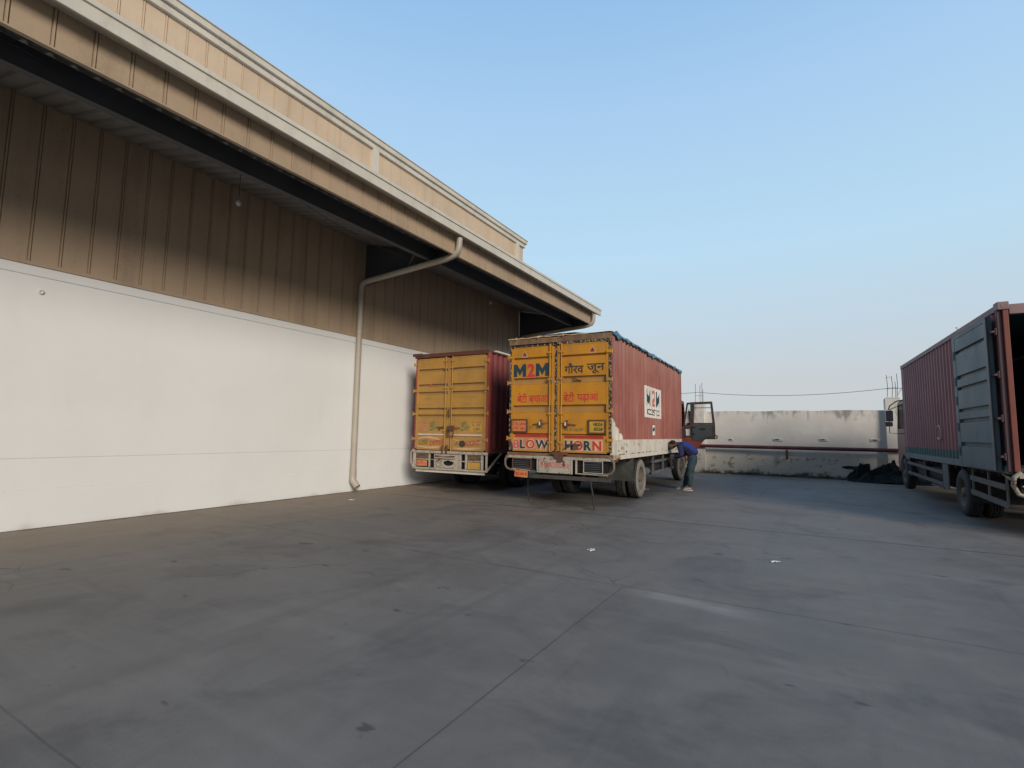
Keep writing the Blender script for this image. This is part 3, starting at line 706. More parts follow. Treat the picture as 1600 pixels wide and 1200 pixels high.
# a loose corner of sheet sticking out to the left
fl = []; ff = []
for j_ in range(7):
    for i_ in range(9):
        u = i_ / 8; v_ = j_ / 6
        fl.append((0.98 + 0.9 * u, 23.75 - (0.35 * u) * v_ + 0.03 * math.sin(7 * u), 0.50 + 0.16 * u - 0.42 * v_ * u + 0.03 * math.sin(9 * u + 4 * v_)))
for j_ in range(6):
    for i_ in range(8):
        a = j_ * 9 + i_; ff.append((a, a + 1, a + 10, a + 9))
mb.add(fl, ff)
tag(mb.build('tarpaulin_heap', M['bag'], recalc=False), 'heap of crumpled black plastic sheets on the ground by the limewashed wall', 'plastic sheets')

M['bag'].node_tree.nodes['Principled BSDF'].inputs['Specular IOR Level'].default_value = 0.12
# scraps of litter on the concrete
def scrap(x, y, sx_, sy_, seed, lab):
    rr = random.Random(seed); bm_v = []; bm_f = []; n = 6
    for j in range(n):
        for i in range(n):
            bm_v.append(((i / (n - 1) - 0.5) * sx_ * rr.uniform(0.7, 1.1), (j / (n - 1) - 0.5) * sy_ * rr.uniform(0.6, 1.2), 0.004 + rr.uniform(0, 0.016)))
    for j in range(n - 1):
        for i in range(n - 1):
            if rr.random() < 0.12: continue
            a = j * n + i; bm_f.append((a, a + 1, a + n + 1, a + n))
    mb = MB(); mb.add(bm_v, bm_f); o = mb.build('paper_scrap', M['paper']); o.location = (x, y, 0); o.rotation_euler.z = rr.uniform(0, 3)
    tag(o, lab, 'litter', 'scraps of litter lying on the yard')
scrap(-2.72, 6.90, 0.17, 0.09, 1, 'white torn scrap lying on the concrete directly in front of the largest truck')
scrap(-0.47, 7.62, 0.12, 0.08, 2, 'small pale scrap lying alone on the concrete at the right middle of the yard')
scrap(-9.33, 8.55, 0.16, 0.09, 5, 'pale flattened scrap on the concrete near the white wall and downpipe')
scrap(-3.12, 23.75, 0.26, 0.12, 6, 'white scrap on the ground at the foot of the limewashed wall')
scrap(-4.35, 15.4, 0.22, 0.10, 8, 'pale scrap on the concrete beneath the side rails of the largest truck')

# ------------------------------------------------------------------ trucks
PITCH = 0.278
def corr_profile(y0, y1, depth=0.045, pitch=PITCH):
    """trapezoid corrugation along y: returns profile [(y, dx)], offset function and break list"""
    pts = [(y0, 0.0), (y0 + 0.10, 0.0)]; y = y0 + 0.10
    a, b_ = 0.068, 0.071
    while y + pitch < y1 - 0.05:
        pts += [(y + b_ * 0.95, -depth), (y + b_ * 0.95 + a, -depth), (y + 2 * b_ * 0.95 + a, 0.0), (y + pitch, 0.0)]
        y += pitch
    pts.append((y1, 0.0))
    def fn(u):
        for i in range(len(pts) - 1):
            if pts[i][0] <= u <= pts[i + 1][0]:
                d = pts[i + 1][0] - pts[i][0]; t = (u - pts[i][0]) / d if d > 1e-9 else 0
                return pts[i][1] + t * (pts[i + 1][1] - pts[i][1])
        return 0.0
    return pts, fn, [p[0] for p in pts]

def make_wheel(root, x_out, yc, r, dual, side, mtyre, steer=0.0, sidemat=None):
    """x_out: x of the outer face; side +1 right, -1 left"""
    for k in range(2 if dual else 1):
        wd = 0.27; xo = x_out - side * k * (wd + 0.04)
        mb = MB(); s_ = side
        pr = [(xo - s_ * 0.02, r * 0.56), (xo, r * 0.62), (xo + s_ * 0.005, r * 0.80), (xo - s_ * 0.02, r * 0.93), (xo - s_ * 0.045, r * 0.985)]
        for q in range(4):
            u = xo - s_ * (0.05 + q * 0.045)
            pr += [(u, r), (u - s_ * 0.030, r), (u - s_ * 0.032, r - 0.014), (u - s_ * 0.043, r - 0.014)]
        pr += [(xo - s_ * (wd - 0.035), r * 0.985), (xo - s_ * (wd - 0.01), r * 0.9), (xo - s_ * wd, r * 0.7), (xo - s_ * (wd - 0.02), r * 0.56)]
        mb.lathe_x(pr, 0, yc, r, 48)
        M_ = None
        if steer:
            c_ = Vector((xo - s_ * wd / 2, yc, 0)); M_ = Matrix.Translation(c_) @ Matrix.Rotation(steer, 4, 'Z') @ Matrix.Translation(-c_)
            mb.v = [tuple(M_ @ Vector(p)) for p in mb.v]
        ty = mb.build('wheel', mtyre, root)
        if sidemat:
            ty.data.materials.append(sidemat)
            for p in ty.data.polygons:
                c_ = p.center
                rr_ = math.hypot(c_.y - yc, c_.z - r)
                if p.normal.x * side > 0.75 and k == 0 and rr_ < r * 0.96: p.material_index = 1
        mb = MB(); d = 0.12 if (dual and k == 0) else 0.02
        if k: d = 0.02
        pr = [(xo - s_ * 0.012, r * 0.57), (xo - s_ * 0.03, r * 0.53), (xo - s_ * (0.05 + d), r * 0.46), (xo - s_ * (0.06 + d), r * 0.36), (xo - s_ * (0.03 + d), r * 0.30),
              (xo - s_ * (0.02 + d), r * 0.24), (xo - s_ * (0.02 + d * 0.2), r * 0.20), (xo - s_ * (0.0 + d * 0.1), r * 0.17), (xo - s_ * (0.0 + d * 0.1), 0.0)]
        mb.lathe_x(pr, 0, yc, r, 32)
        for q in range(8):
            a = 2 * math.pi * q / 8
            mb.tube([(xo - s_ * (0.05 + d), yc + r * 0.27 * math.cos(a), r + r * 0.27 * math.sin(a)), (xo - s_ * (0.0 + d), yc + r * 0.27 * math.cos(a), r + r * 0.27 * math.sin(a))], 0.016, 6)
        if M_: mb.v = [tuple(M_ @ Vector(p)) for p in mb.v]
        rm = mb.build('rim', M['rim'], ty)

def chassis(root, L, ax=(2.35, 8.9), deckz=1.08, hw=1.2, fx=1.16):
    mb = MB()
    for s_ in (-1, 1):
        mb.box(s_ * 0.42 - 0.035, s_ * 0.42 + 0.035, 0.25, L + 1.6, 0.72, 0.98)
    for k in range(9): mb.box(-0.385, 0.385, 0.35 + k * 1.1, 0.43 + k * 1.1, 0.78, 0.94)
    for k in range(int(L / 0.45)): mb.box(-hw + 0.04, hw - 0.04, 0.3 + k * 0.45, 0.36 + k * 0.45, 0.983, deckz - 0.003)
    mb.build('chassis_frame', M['chassis'], root)
    for yc in ax:
        mb = MB(); mb.tube([(-0.9, yc, 0.52), (0.9, yc, 0.52)], 0.075, 10); 
        if yc == ax[0]: mb.tube([(-0.26, yc, 0.52), (-0.16, yc, 0.52), (0.16, yc, 0.52), (0.26, yc, 0.52)], [0.08, 0.2, 0.2, 0.08], 12); mb.tube([(0, yc, 0.55), (0, ax[1] - 1, 0.82)], 0.05, 8)
        for s_ in (-1, 1):
            pts = [(s_ * 0.42, yc - 0.75, 0.74), (s_ * 0.42, yc - 0.4, 0.66), (s_ * 0.42, yc, 0.63), (s_ * 0.42, yc + 0.4, 0.66), (s_ * 0.42, yc + 0.75, 0.74)]
            for a_, b_ in zip(pts, pts[1:]): mb.rod(a_, b_, 0.08, 0.07)
        mb.build('axle', M['chassis'], root)

def cab(root, y0, body, frame, opened=None, right_glass=True, w_=1.14):
    """cab-over cab starting at y0"""
    side = [(y0, 0.98), (y0, 2.55), (y0 + 0.08, 2.86), (y0 + 0.25, 2.95), (y0 + 1.45, 2.93), (y0 + 1.62, 2.82), (y0 + 1.86, 1.95), (y0 + 1.92, 1.55), (y0 + 1.92, 0.62), (y0 + 1.65, 0.55), (y0 + 1.45, 0.85), (y0 + 0.95, 1.12), (y0 + 0.45, 0.98)]
    e = MB()
    # shell: back, roof, front, floor
    n = len(side)
    skip = {6}
    for i in range(n):
        if i in skip: continue
        a_, b_ = side[i], side[(i + 1) % n]
        e.add([(-w_, a_[0], a_[1]), (w_, a_[0], a_[1]), (w_, b_[0], b_[1]), (-w_, b_[0], b_[1])], [(0, 1, 2, 3)])
    c = e.build('cab', body, root, solid=0.03)
    mb = MB(); mb.add([(-w_ + 0.08, y0 + 1.63, 2.76), (w_ - 0.08, y0 + 1.63, 2.76), (w_ - 0.06, y0 + 1.85, 2.0), (-w_ + 0.06, y0 + 1.85, 2.0)], [(0, 1, 2, 3)])
    mb.build('windscreen', M['glass'], c, solid=0.006)
    for x in (-w_ + 0.04, w_ - 0.04): mb = MB(); mb.rod((x, y0 + 1.62, 2.83), (x, y0 + 1.88, 1.93), 0.10, 0.07); mb.build('windscreen_pillar', body, c)
    for s_ in (-1, 1):
        x = s_ * w_
        mb = MB()
        if opened == s_:
            poly_r = [(y0 + 0.0, 0.98), (y0 + 0.42, 0.98), (y0 + 0.26, 1.3), (y0 + 0.26, 2.75), (y0 + 0.06, 2.84), (y0, 2.55)]
            mb.prism(poly_r, 0, x - 0.02, x + 0.02)
            mb.prism([(y0 + 1.46, 0.86), (y0 + 1.90, 0.62), (y0 + 1.90, 1.6), (y0 + 1.86, 1.95), (y0 + 1.62, 2.82), (y0 + 1.55, 2.80), (y0 + 1.74, 1.9), (y0 + 1.70, 1.3)], 0, x - 0.02, x + 0.02)
            mb.box(x - 0.03, x + 0.02, y0 + 0.1, y0 + 1.6, 2.83, 2.92)
            mb.build('cab_side', body, c)
        else:
            lo = [(y0, 0.98), (y0 + 0.45, 0.98), (y0 + 0.95, 1.12), (y0 + 1.45, 0.85), (y0 + 1.65, 0.55), (y0 + 1.92, 0.62), (y0 + 1.92, 1.55), (y0 + 1.86, 1.97), (y0, 1.97)]
            mb.prism(lo, 0, x - 0.02, x + 0.02)
            mb.box(x - 0.02, x + 0.02, y0, y0 + 0.34, 1.973, 2.80); mb.prism([(y0 + 1.62, 2.82), (y0 + 1.86, 1.973), (y0 + 1.74, 1.973), (y0 + 1.52, 2.80)], 0, x - 0.02, x + 0.02)
            mb.box(x - 0.02, x + 0.02, y0 + 0.05, y0 + 1.6, 2.803, 2.90)
            mb.box(x - 0.012, x + 0.012, y0 + 0.92, y0 + 0.96, 1.973, 2.80)
            mb.build('cab_side', body, c, bevel=0.01)
            mb = MB(); mb.box(x - 0.004, x + 0.004, y0 + 0.345, y0 + 1.6, 1.975, 2.795); mb.build('side_window', M['glass'], c)
            mb = MB(); mb.box(x + s_ * 0.018, x + s_ * 0.05, y0 + 0.42, y0 + 0.58, 1.80, 1.84); mb.build('door_handle', M['black'], c)
    mb = MB()
    for x in (-0.55, 0.55):
        mb.box(x - 0.27, x + 0.27, y0 + 0.35, y0 + 0.85, 1.25, 1.62); mb.prism([(y0 + 0.18, 1.55), (y0 + 0.33, 1.55), (y0 + 0.26, 2.35), (y0 + 0.14, 2.35)], 0, x - 0.26, x + 0.26)
    mb.box(-w_ + 0.03, w_ - 0.03, y0 + 0.03, y0 + 1.3, 1.16, 1.24)
    mb.box(-w_ + 0.06, w_ - 0.06, y0 + 1.45, y0 + 1.84, 1.45, 1.93)
    mb.build('cab_interior', M['panel_grey'], c)
    mb = MB(); ring = [(0.55 + 0.23 * math.cos(a), y0 + 1.25 + 0.10 * math.sin(a), 1.98 + 0.20 * math.sin(a)) for a in [2 * math.pi * k / 20 for k in range(21)]]
    mb.tube(ring, 0.014, 6); mb.tube([(0.55, y0 + 1.25, 1.98), (0.55, y0 + 1.5, 1.6)], 0.025, 6); mb.build('steering_wheel', M['black'], c)
    mb = MB(); mb.box(-w_, w_, y0 + 1.93, y0 + 2.02, 0.5, 0.78); mb.build('front_bumper', M['steelgrey'], root, bevel=0.02)
    for s_ in (-1, 1):
        mb = MB(); mb.tube([(s_ * 0.85, y0 + 1.93, 1.05), (s_ * 0.85, y0 + 1.96, 1.05)], 0.11, 16); mb.build('headlight', M['lamp_glass'], c)
    return c

def mirror(parent, s_, y, z0, z1, w_=1.14, arm=0.32):
    mb = MB(); x = s_ * w_; xo = x + s_ * arm
    mb.tube([(x, y + 0.05, z1 + 0.16), (x + s_ * 0.10, y + 0.06, z1 + 0.16), (xo - s_ * 0.05, y, z1 + 0.05), (xo, y, z1 - 0.02), (xo + s_ * 0.02, y, z0 - 0.22), (x, y + 0.03, z0 - 0.24)], 0.012, 7)
    mb.build('mirror_arm', M['black'], parent)
    for (a, b_, o) in ((z0 + 0.17, z1, 0.0), (z0, z0 + 0.155, 0.02)):
        mb = MB(); mb.box(xo - 0.10 + s_ * o, xo + 0.10 + s_ * o, y - 0.035, y + 0.035, a, b_); h = mb.build('mirror', M['mirror'], parent, bevel=0.02)
        mb = MB(); mb.box(xo - 0.08 + s_ * o, xo + 0.08 + s_ * o, y - 0.0385, y - 0.036, a + 0.02, b_ - 0.02)
        gm = mb.build('mirror_glass', M['mirror_glass'], parent); gm.parent = h

m = bpy.data.materials.new('mirror glass'); m.use_nodes = True; M['mirror_glass'] = m
M['purple'] = pm('dull purple post', (0.085, 0.045, 0.052), 0.6, 0, 0.2, 3)
M['hoop_pale'] = pm('chipped cream hoop', (0.34, 0.31, 0.25), 0.7, 0, 0.25, 6, dirt=(0.10, 0.08, 0.06), damt=0.8, dscale=6, chips=(0.06, 0.04, 0.03), camt=0.57, cscale=14)
M['under'] = pm('grimy brown bar', (0.055, 0.05, 0.046), 0.7, 0, 0.3, 4, dirt=(0.04, 0.035, 0.03), damt=0.6, dscale=4)
M['hoop'] = pm('flaking painted hoop', (0.16, 0.13, 0.10), 0.7, 0, 0.3, 6, dirt=(0.07, 0.05, 0.035), damt=0.8, dscale=5)
M['header_red'] = pm('dark red header', (0.10, 0.035, 0.028), 0.7, 0, 0.25, 4, dirt=(0.05, 0.03, 0.02), damt=0.6)
M['tyre_dull'] = pm('dull blue grey tyre wall', (0.05, 0.058, 0.066), 0.9, 0, 0.2, 5)
M['letter_orange_deep'] = pm('orange poster lettering', (0.50, 0.14, 0.06), 0.5, 0, 0.15, 6)
M['letter_dull_red'] = pm('dull red lettering', (0.38, 0.09, 0.045), 0.6, 0, 0.2, 8)
M['plate_orange_dull'] = pm('dull orange painted plate', (0.44, 0.20, 0.09), 0.6, 0, 0.2, 10)
M['plate_yellow_dull'] = pm('dull yellow plate', (0.48, 0.29, 0.06), 0.6, 0, 0.2, 8, dirt=(0.34, 0.2, 0.07), damt=0.5, dscale=9)
M['slat'] = pm('brown lamp slat', (0.22, 0.15, 0.10), 0.6, 0, 0.2, 8)
M['mudflap'] = pm('dusty rubber flap', (0.045, 0.047, 0.045), 0.8, 0, 0.25, 3, dirt=(0.10, 0.10, 0.09), damt=0.6, dscale=3, streak=1)
M['maroon_red'] = pm('red corner post', (0.30, 0.055, 0.04), 0.6, 0, 0.2, 2, dirt=(0.15, 0.04, 0.03), damt=0.6)
b = m.node_tree.nodes['Principled BSDF']; b.inputs['Base Color'].default_value = (0.35, 0.45, 0.47, 1); b.inputs['Metallic'].default_value = 1; b.inputs['Roughness'].default_value = 0.08

def door_leaf(root, x0, x1, z0, z1, y, grooves, mat, depth=0.062, frame=0.055):
    """ribbed leaf: vertical frame members and a panel whose horizontal bands are pressed in"""
    mb = MB(); prof = [(y, z0)]
    for a, b_ in sorted(grooves):
        prof += [(y, a), (y + depth, a + 0.03), (y + depth, b_ - 0.004), (y, b_)]
    prof.append((y, z1))
    mb.sheet(prof, 0, x0 + frame, x1 - frame)
    mb.add([(x0 + frame, y + depth + 0.012, z0), (x1 - frame, y + depth + 0.012, z0), (x1 - frame, y + depth + 0.012, z1), (x0 + frame, y + depth + 0.012, z1)], [(0, 1, 2, 3)])
    mb.box(x0, x0 + frame, y - 0.008, y + 0.078, z0, z1); mb.box(x1 - frame, x1, y - 0.008, y + 0.078, z0, z1)
    mb.box(x0 + frame, x1 - frame, y - 0.006, y + 0.05, z0 - 0.03, z0); mb.box(x0 + frame, x1 - frame, y - 0.006, y + 0.05, z1, z1 + 0.03)
    return mb.build('door', mat, root)

def lock_rod(door, x, y, z0, z1, mat, brackets, r=0.014):
    mb = MB(); mb.tube([(x, y, z0), (x, y, z1)], r, 8)
    for z in brackets: mb.box(x - 0.045, x + 0.045, y - 0.016, y + 0.03, z - 0.022, z + 0.022)
    return mb.build('lock_rod', mat, door)

def plate(root, name, x0, x1, z0, z1, y, mat, t=0.012, parent=None, bevel=0.004):
    mb = MB(); mb.box(x0, x1, y - t, y, z0, z1); return mb.build(name, mat, parent or root, bevel=bevel)
def frame_rect(parent, name, x0, x1, z0, z1, y, w_, mat, t=0.02):
    mb = MB(); mb.box(x0, x1, y - t, y, z1 - w_, z1); mb.box(x0, x1, y - t, y, z0, z0 + w_)
    mb.box(x0, x0 + w_, y - t, y, z0 + w_, z1 - w_); mb.box(x1 - w_, x1, y - t, y, z0 + w_, z1 - w_)
    return mb.build(name, mat, parent, bevel=0.003)
def scribble(parent, x0, x1, z0, z1, y, mat, rows_=1, seed=1, wst=0.012, name='worn_lettering', dens=1.0):
    """rows of worn illegible strokes, as the photograph shows them"""
    rr = random.Random(seed); mb = MB(); hh = (z1 - z0) / rows_
    for r_ in range(rows_):
        x = x0; zb = z1 - (r_ + 1) * hh + hh * 0.14
        while x < x1 - wst:
            if rr.random() < 0.10: x += wst * 1.6; continue
            h_ = hh * rr.uniform(0.45, 0.75); zz = zb + rr.uniform(0, hh * 0.08)
            mb.box(x, x + wst * rr.uniform(0.5, 0.9), y - 0.002, y, zz, zz + h_)
            if rr.random() < 0.6 * dens: mb.box(x + wst * 0.95, x + wst * 1.7, y - 0.0022, y, zz + h_ * rr.choice((0.0, 0.4, 0.8)), zz + h_ * rr.choice((0.0, 0.4, 0.8)) + hh * 0.10 + 0.004)
            x += wst * rr.uniform(1.4, 2.2)
    return mb.build(name, mat, parent)
def louvres(parent, x0, x1, z0, z1, y, n, mat, back):
    mb = MB(); mb.box(x0, x1, y + 0.05, y + 0.06, z0, z1); bk = mb.build('lamp_recess', back, parent)
    mb = MB(); st = (z1 - z0) / n
    for k in range(n):
        zc = z0 + (k + 0.5) * st
        mb.prism([(y, zc - st * 0.32), (y + 0.006, zc - st * 0.32), (y + 0.035, zc + st * 0.30), (y + 0.029, zc + st * 0.30)], 0, x0, x1)
    mb.build('louvre', mat, bk).parent = bk

def tri(parent, cx, z0, s_, y):
    h_ = s_ * 1.0
    mb = MB(); mb.prism([(cx - s_ * 0.62, z0 - 0.012), (cx + s_ * 0.62, z0 - 0.012), (cx, z0 + h_ * 1.08)], 1, y - 0.003, y); t = mb.build('reflector_triangle', M['letter_white'], parent)
    mb = MB(); mb.prism([(cx - s_ * 0.48, z0 + 0.004), (cx + s_ * 0.48, z0 + 0.004), (cx, z0 + h_ * 0.92)], 1, y - 0.006, y - 0.0031); q = mb.build('triangle_face', M['letter_brown_red'], parent); q.parent = t
M['letter_brown_red'] = pm('dull red reflector', (0.22, 0.035, 0.028), 0.4, 0, 0.2, 8)

# ================= the large lettered truck
T1 = empty('box_truck', (-4.975, 10.60, 0), R(1.35), label='largest truck, red ribbed box with white skirt, yellow doors painted BLOW HORN', cat='truck')
L1 = 7.70
HW = 1.275
pts, cf, brk = corr_profile(0.10, L1 - 0.05)
mb = MB(); mb.sheet([(HW - 0.006 + dx, y) for y, dx in pts], 2, 1.18, 3.80)
mb.box(HW - 0.05, HW - 0.002, 0.06, L1, 1.07, 1.18); mb.box(HW - 0.06, HW + 0.0, -0.005, 0.10, 1.18, 3.80); mb.box(HW - 0.05, HW, L1 - 0.05, L1 + 0.01, 1.07, 3.80)
mb.box(HW - 0.012, HW + 0.002, 0.101, L1 - 0.051, 1.181, 1.508)
side1 = mb.build('box_side', M['red_side'], T1)
mb = MB(); rr_ = random.Random(4)
for k in range(34):
    y = rr_.uniform(0.3, 7.3); w__ = rr_.uniform(0.03, 0.16)
    mb.box(HW + 0.0022, HW + 0.0035, y, y + w__, 1.176 - rr_.uniform(0, 0.008), 1.184 + rr_.uniform(0, 0.012))
for y, z, a_, b_ in ((0.98, 1.40, 0.018, 0.10), (1.06, 1.38, 0.012, 0.07), (0.86, 1.41, 0.02, 0.03), (0.99, 1.235, 0.06, 0.05), (2.5, 1.40, 0.012, 0.03), (0.62, 1.32, 0.015, 0.09), (4.4, 1.41, 0.02, 0.04), (0.42, 1.26, 0.05, 0.04), (3.3, 1.22, 0.03, 0.02)):
    n_ = 9; mb.prism([(y + a_ * math.cos(6.283 * k / n_) * rr_.uniform(0.6, 1.2), z + b_ * 0.5 * math.sin(6.283 * k / n_) * rr_.uniform(0.7, 1.2)) for k in range(n_)], 0, HW + 0.0022, HW + 0.0035)
def merge_into(dst, mb_, mat):
    me = dst.data; bm = bmesh.new(); bm.from_mesh(me); me.materials.append(mat); k = len(me.materials) - 1
    vv = [bm.verts.new(p) for p in mb_.v]
    for q in mb_.f: bm.faces.new([vv[i] for i in q]).material_index = k
    bm.to_mesh(me); bm.free()
merge_into(side1, mb, M['rust'])
mb = MB(); mb.box(HW + 0.0022, HW + 0.0034, 0.60, 0.82, 1.29, 1.345); mb.box(HW + 0.0022, HW + 0.0034, 2.0, 2.2, 1.36, 1.41); mb.box(HW + 0.0022, HW + 0.0034, 0.101, 0.55, 1.085, 1.17)
merge_into(side1, mb, M['tan_cap'])
mb = MB(); pts2 = [(y, dx) for y, dx in pts]; mb.sheet([(-HW + 0.006 - dx, y) for y, dx in pts2], 2, 1.18, 3.80)
mb.box(-HW + 0.002, -HW + 0.05, 0.02, L1, 1.07, 1.18); mb.box(-HW, -HW + 0.05, L1 - 0.05, L1 + 0.01, 1.18, 3.80)
mb.build('box_side', M['red_dark'], T1)
mb = MB(); mb.box(-HW + 0.01, HW - 0.01, L1 - 0.04, L1, 1.18, 3.80); mb.box(-HW + 0.055, HW - 0.055, 0.08, L1 - 0.06, 1.08, 1.16)
mb.build('box_front', M['red_dark'], T1)
mb = MB(); mb.box(-HW, HW, -0.01, L1 + 0.01, 3.803, 3.85); mb.build('box_roof', M['rust'], T1)
# rear frame: header, posts, tan cap
mb = MB(); mb.box(-HW - 0.02, HW + 0.005, -0.045, -0.012, 3.735, 3.865); mb.build('rear_header', M['header'], T1, bevel=0.006)
mb = MB(); mb.box(-HW - 0.03, HW + 0.0, -0.05, 0.055, 1.10, 1.175); mb.build('rear_sill', M['header'], T1, bevel=0.006)
mb = MB(); vs = []; N = 26
for i in range(N + 1):
    x = -HW - 0.05 + i / N * 2.05; z = 3.868 + 0.006 * math.sin(i * 1.7) + (0.012 if 8 < i < 20 else 0)
    vs += [(x, -0.06, z), (x, 0.12, z + 0.004), (x, 0.12, z + 0.028), (x, -0.06, z + 0.026 - 0.004 * math.sin(i * 2.3))]
fs = [(4 * i + k, 4 * i + (k + 1) % 4, 4 * i + 4 + (k + 1) % 4, 4 * i + 4 + k) for i in range(N) for k in range(4)] + [(0, 1, 2, 3), (4 * N + 3, 4 * N + 2, 4 * N + 1, 4 * N)]
mb.add(vs, fs)
for x in (-0.52, 0.12, -1.1): mb.tube([(x, -0.09, 3.86), (x, -0.05, 3.90)], 0.022, 6)
mb.build('header_cap', M['tan_cap'], T1)
# braided seal strips
mb = MB(); y = -0.04
mb.box(-1.265, -1.225, y - 0.02, y, 1.22, 3.70); mb.box(1.205, 1.262, y - 0.02, y, 1.22, 3.74); mb.box(-0.085, -0.025, y - 0.012, y + 0.01, 1.22, 3.70)
mb.box(-1.23, -0.09, y - 0.02, y, 3.668, 3.71); mb.box(-0.02, 1.205, y - 0.02, y, 3.675, 3.73)
mb.build('door_seal', M['seal'], T1)
G1 = [(3.36, 3.42), (2.76, 2.93), (2.09, 2.28), (1.585, 1.625)]
dl = door_leaf(T1, -1.222, -0.087, 1.235, 3.64, -0.045, G1, M['yellow']); dr = door_leaf(T1, -0.023, 1.202, 1.235, 3.645, -0.045, G1, M['yellow'])
YD = -0.0455
for d_, x in ((dl, -0.192), (dr, 0.098)):
    lock_rod(d_, x, -0.085, 1.22, 3.70, M['yellow'], (3.5, 2.88, 2.08, 1.42))
    mb = MB()
    if d_ is dl: mb.box(-0.16, -0.095, -0.062, -0.05, 1.235, 3.64)
    else: mb.box(0.0, 0.055, -0.062, -0.05, 1.235, 3.64)
    mb.build('edge_stile', M['yellow'], d_)
for d_, xa, xb in ((dl, -1.315, -1.18), (dr, 1.16, 1.285)):
    for z in (3.44, 2.82, 2.13, 1.5):
        mb = MB(); mb.box(xa, xb, -0.078, -0.062, z - 0.03, z + 0.03); mb.tube([(xa if d_ is dl else xb, -0.062, z - 0.05), (xa if d_ is dl else xb, -0.062, z + 0.05)], 0.016, 8)
        mb.build('hinge', M['yellow'], d_)
tri(dl, -0.87, 3.44, 0.13, YD); tri(dr, 0.83, 3.45, 0.13, YD)
mb = MB(); mb.box(-0.84, -0.545, YD - 0.0015, YD, 2.935, 2.99); mb.build('painted_block', M['letter_pink'], dl)
D_, RED = M['letter_dark'], M['letter_red']
def outlined(parent, parts, x0, x1, z0, z1, y, o=0.045, grow=0.012, out=None, **k):
    lettering('lettering_outline', [(s_, out or M['letter_white'], b_ + o) for s_, m_, b_ in parts], x0 - grow, x1 + grow, z0 - grow, z1 + grow, y, 'rear', parent, 0.002, **k)
    lettering('lettering', parts, x0, x1, z0, z1, y - 0.0025, 'rear', parent, 0.002, **k)
outlined(dl, [('M', D_, 0.05), ('2', RED, 0.045), ('M', D_, 0.05)], -1.165, -0.235, 2.94, 3.27, YD, o=0.02, out=M['letter_orange'])
lettering('lettering', [('गौरव', M['letter_black'], 0.018)], 0.16, 0.62, 2.985, 3.225, YD, 'rear', dr)
lettering('lettering', [('जून', M['letter_black'], 0.018)], 0.70, 1.115, 2.965, 3.19, YD, 'rear', dr)
lettering('lettering', [('बेटी', RED, 0.02)], -1.06, -0.80, 2.34, 2.57, YD, 'rear', dl); lettering('lettering', [('बचाओ', RED, 0.02)], -0.74, -0.235, 2.34, 2.57, YD, 'rear', dl)
lettering('lettering', [('बेटी', RED, 0.02)], 0.13, 0.40, 2.34, 2.57, YD, 'rear', dr); lettering('lettering', [('पढ़ाओ', RED, 0.02)], 0.47, 0.97, 2.32, 2.57, YD, 'rear', dr)
# small worn mark on the band under the Hindi words
mb = MB(); mb.rod((0.34, 0.0 - 0.02, 2.90), (0.55, -0.02, 2.80), 0.006, 0.018); mb.rod((0.34, -0.02, 2.82), (0.56, -0.02, 2.83), 0.006, 0.015); mb.build('scrawl_mark', M['letter_black'], dr)
mb = MB(); mb.box(-1.10, -0.235, YD - 0.003, YD, 1.535, 1.60); mb.build('painted_band', M['letter_band'], dl)
mb = MB(); mb.box(0.16, 1.08, YD - 0.003, YD, 1.525, 1.59); mb.build('painted_band', M['letter_band'], dr)
mb = MB(); mb.box(-1.16, -0.22, YD - 0.0012, YD, 1.243, 1.515); mb.build('painted_ground', M['letter_orange'], dl)
mb = MB(); mb.box(0.15, 1.07, YD - 0.0012, YD, 1.243, 1.505); mb.build('painted_ground', M['arc'], dr)
outlined(dl, [('B', M['letter_pink'], 0.04), ('L', D_, 0.04), ('O', RED, 0.03), ('W', D_, 0.03)], -1.145, -0.235, 1.265, 1.475, YD - 0.0015, spacing=1.0)
outlined(dr, [('H', D_, 0.04), ('O', RED, 0.03), ('R', D_, 0.04), ('N', RED, 0.04)], 0.17, 1.035, 1.262, 1.475, YD - 0.0015)
frame_rect(dl, 'plate_frame', -1.205, -0.765, 1.64, 1.955, YD - 0.01, 0.028, M['rust'], 0.03)
p_ = plate(T1, 'number_plate', -1.177, -0.793, 1.668, 1.927, YD - 0.012, M['plate_orange'], 0.01, dl)
scribble(dl, -1.15, -0.83, 1.69, 1.90, YD - 0.0225, M['letter_red'], 2, 5, 0.02)
frame_rect(dr, 'plate_frame', 0.735, 1.145, 1.63, 1.94, YD - 0.01, 0.03, M['rust'], 0.03)
plate(T1, 'number_plate', 0.765, 1.115, 1.66, 1.91, YD - 0.012, M['plate_yellow'], 0.01, dr)
lettering('lettering', [('HR55A', M['letter_black'], 0.02)], 0.86, 1.075, 1.80, 1.875, YD - 0.023, 'rear', dr); lettering('lettering', [('8558', M['letter_black'], 0.02)], 0.87, 1.07, 1.695, 1.77, YD - 0.023, 'rear', dr)
scribble(dl, -0.74, -0.27, 1.70, 1.82, YD, M['letter_olive'], 1, 8, 0.022); scribble(dr, 0.15, 0.72, 1.66, 1.80, YD, M['letter_olive'], 1, 11, 0.024)
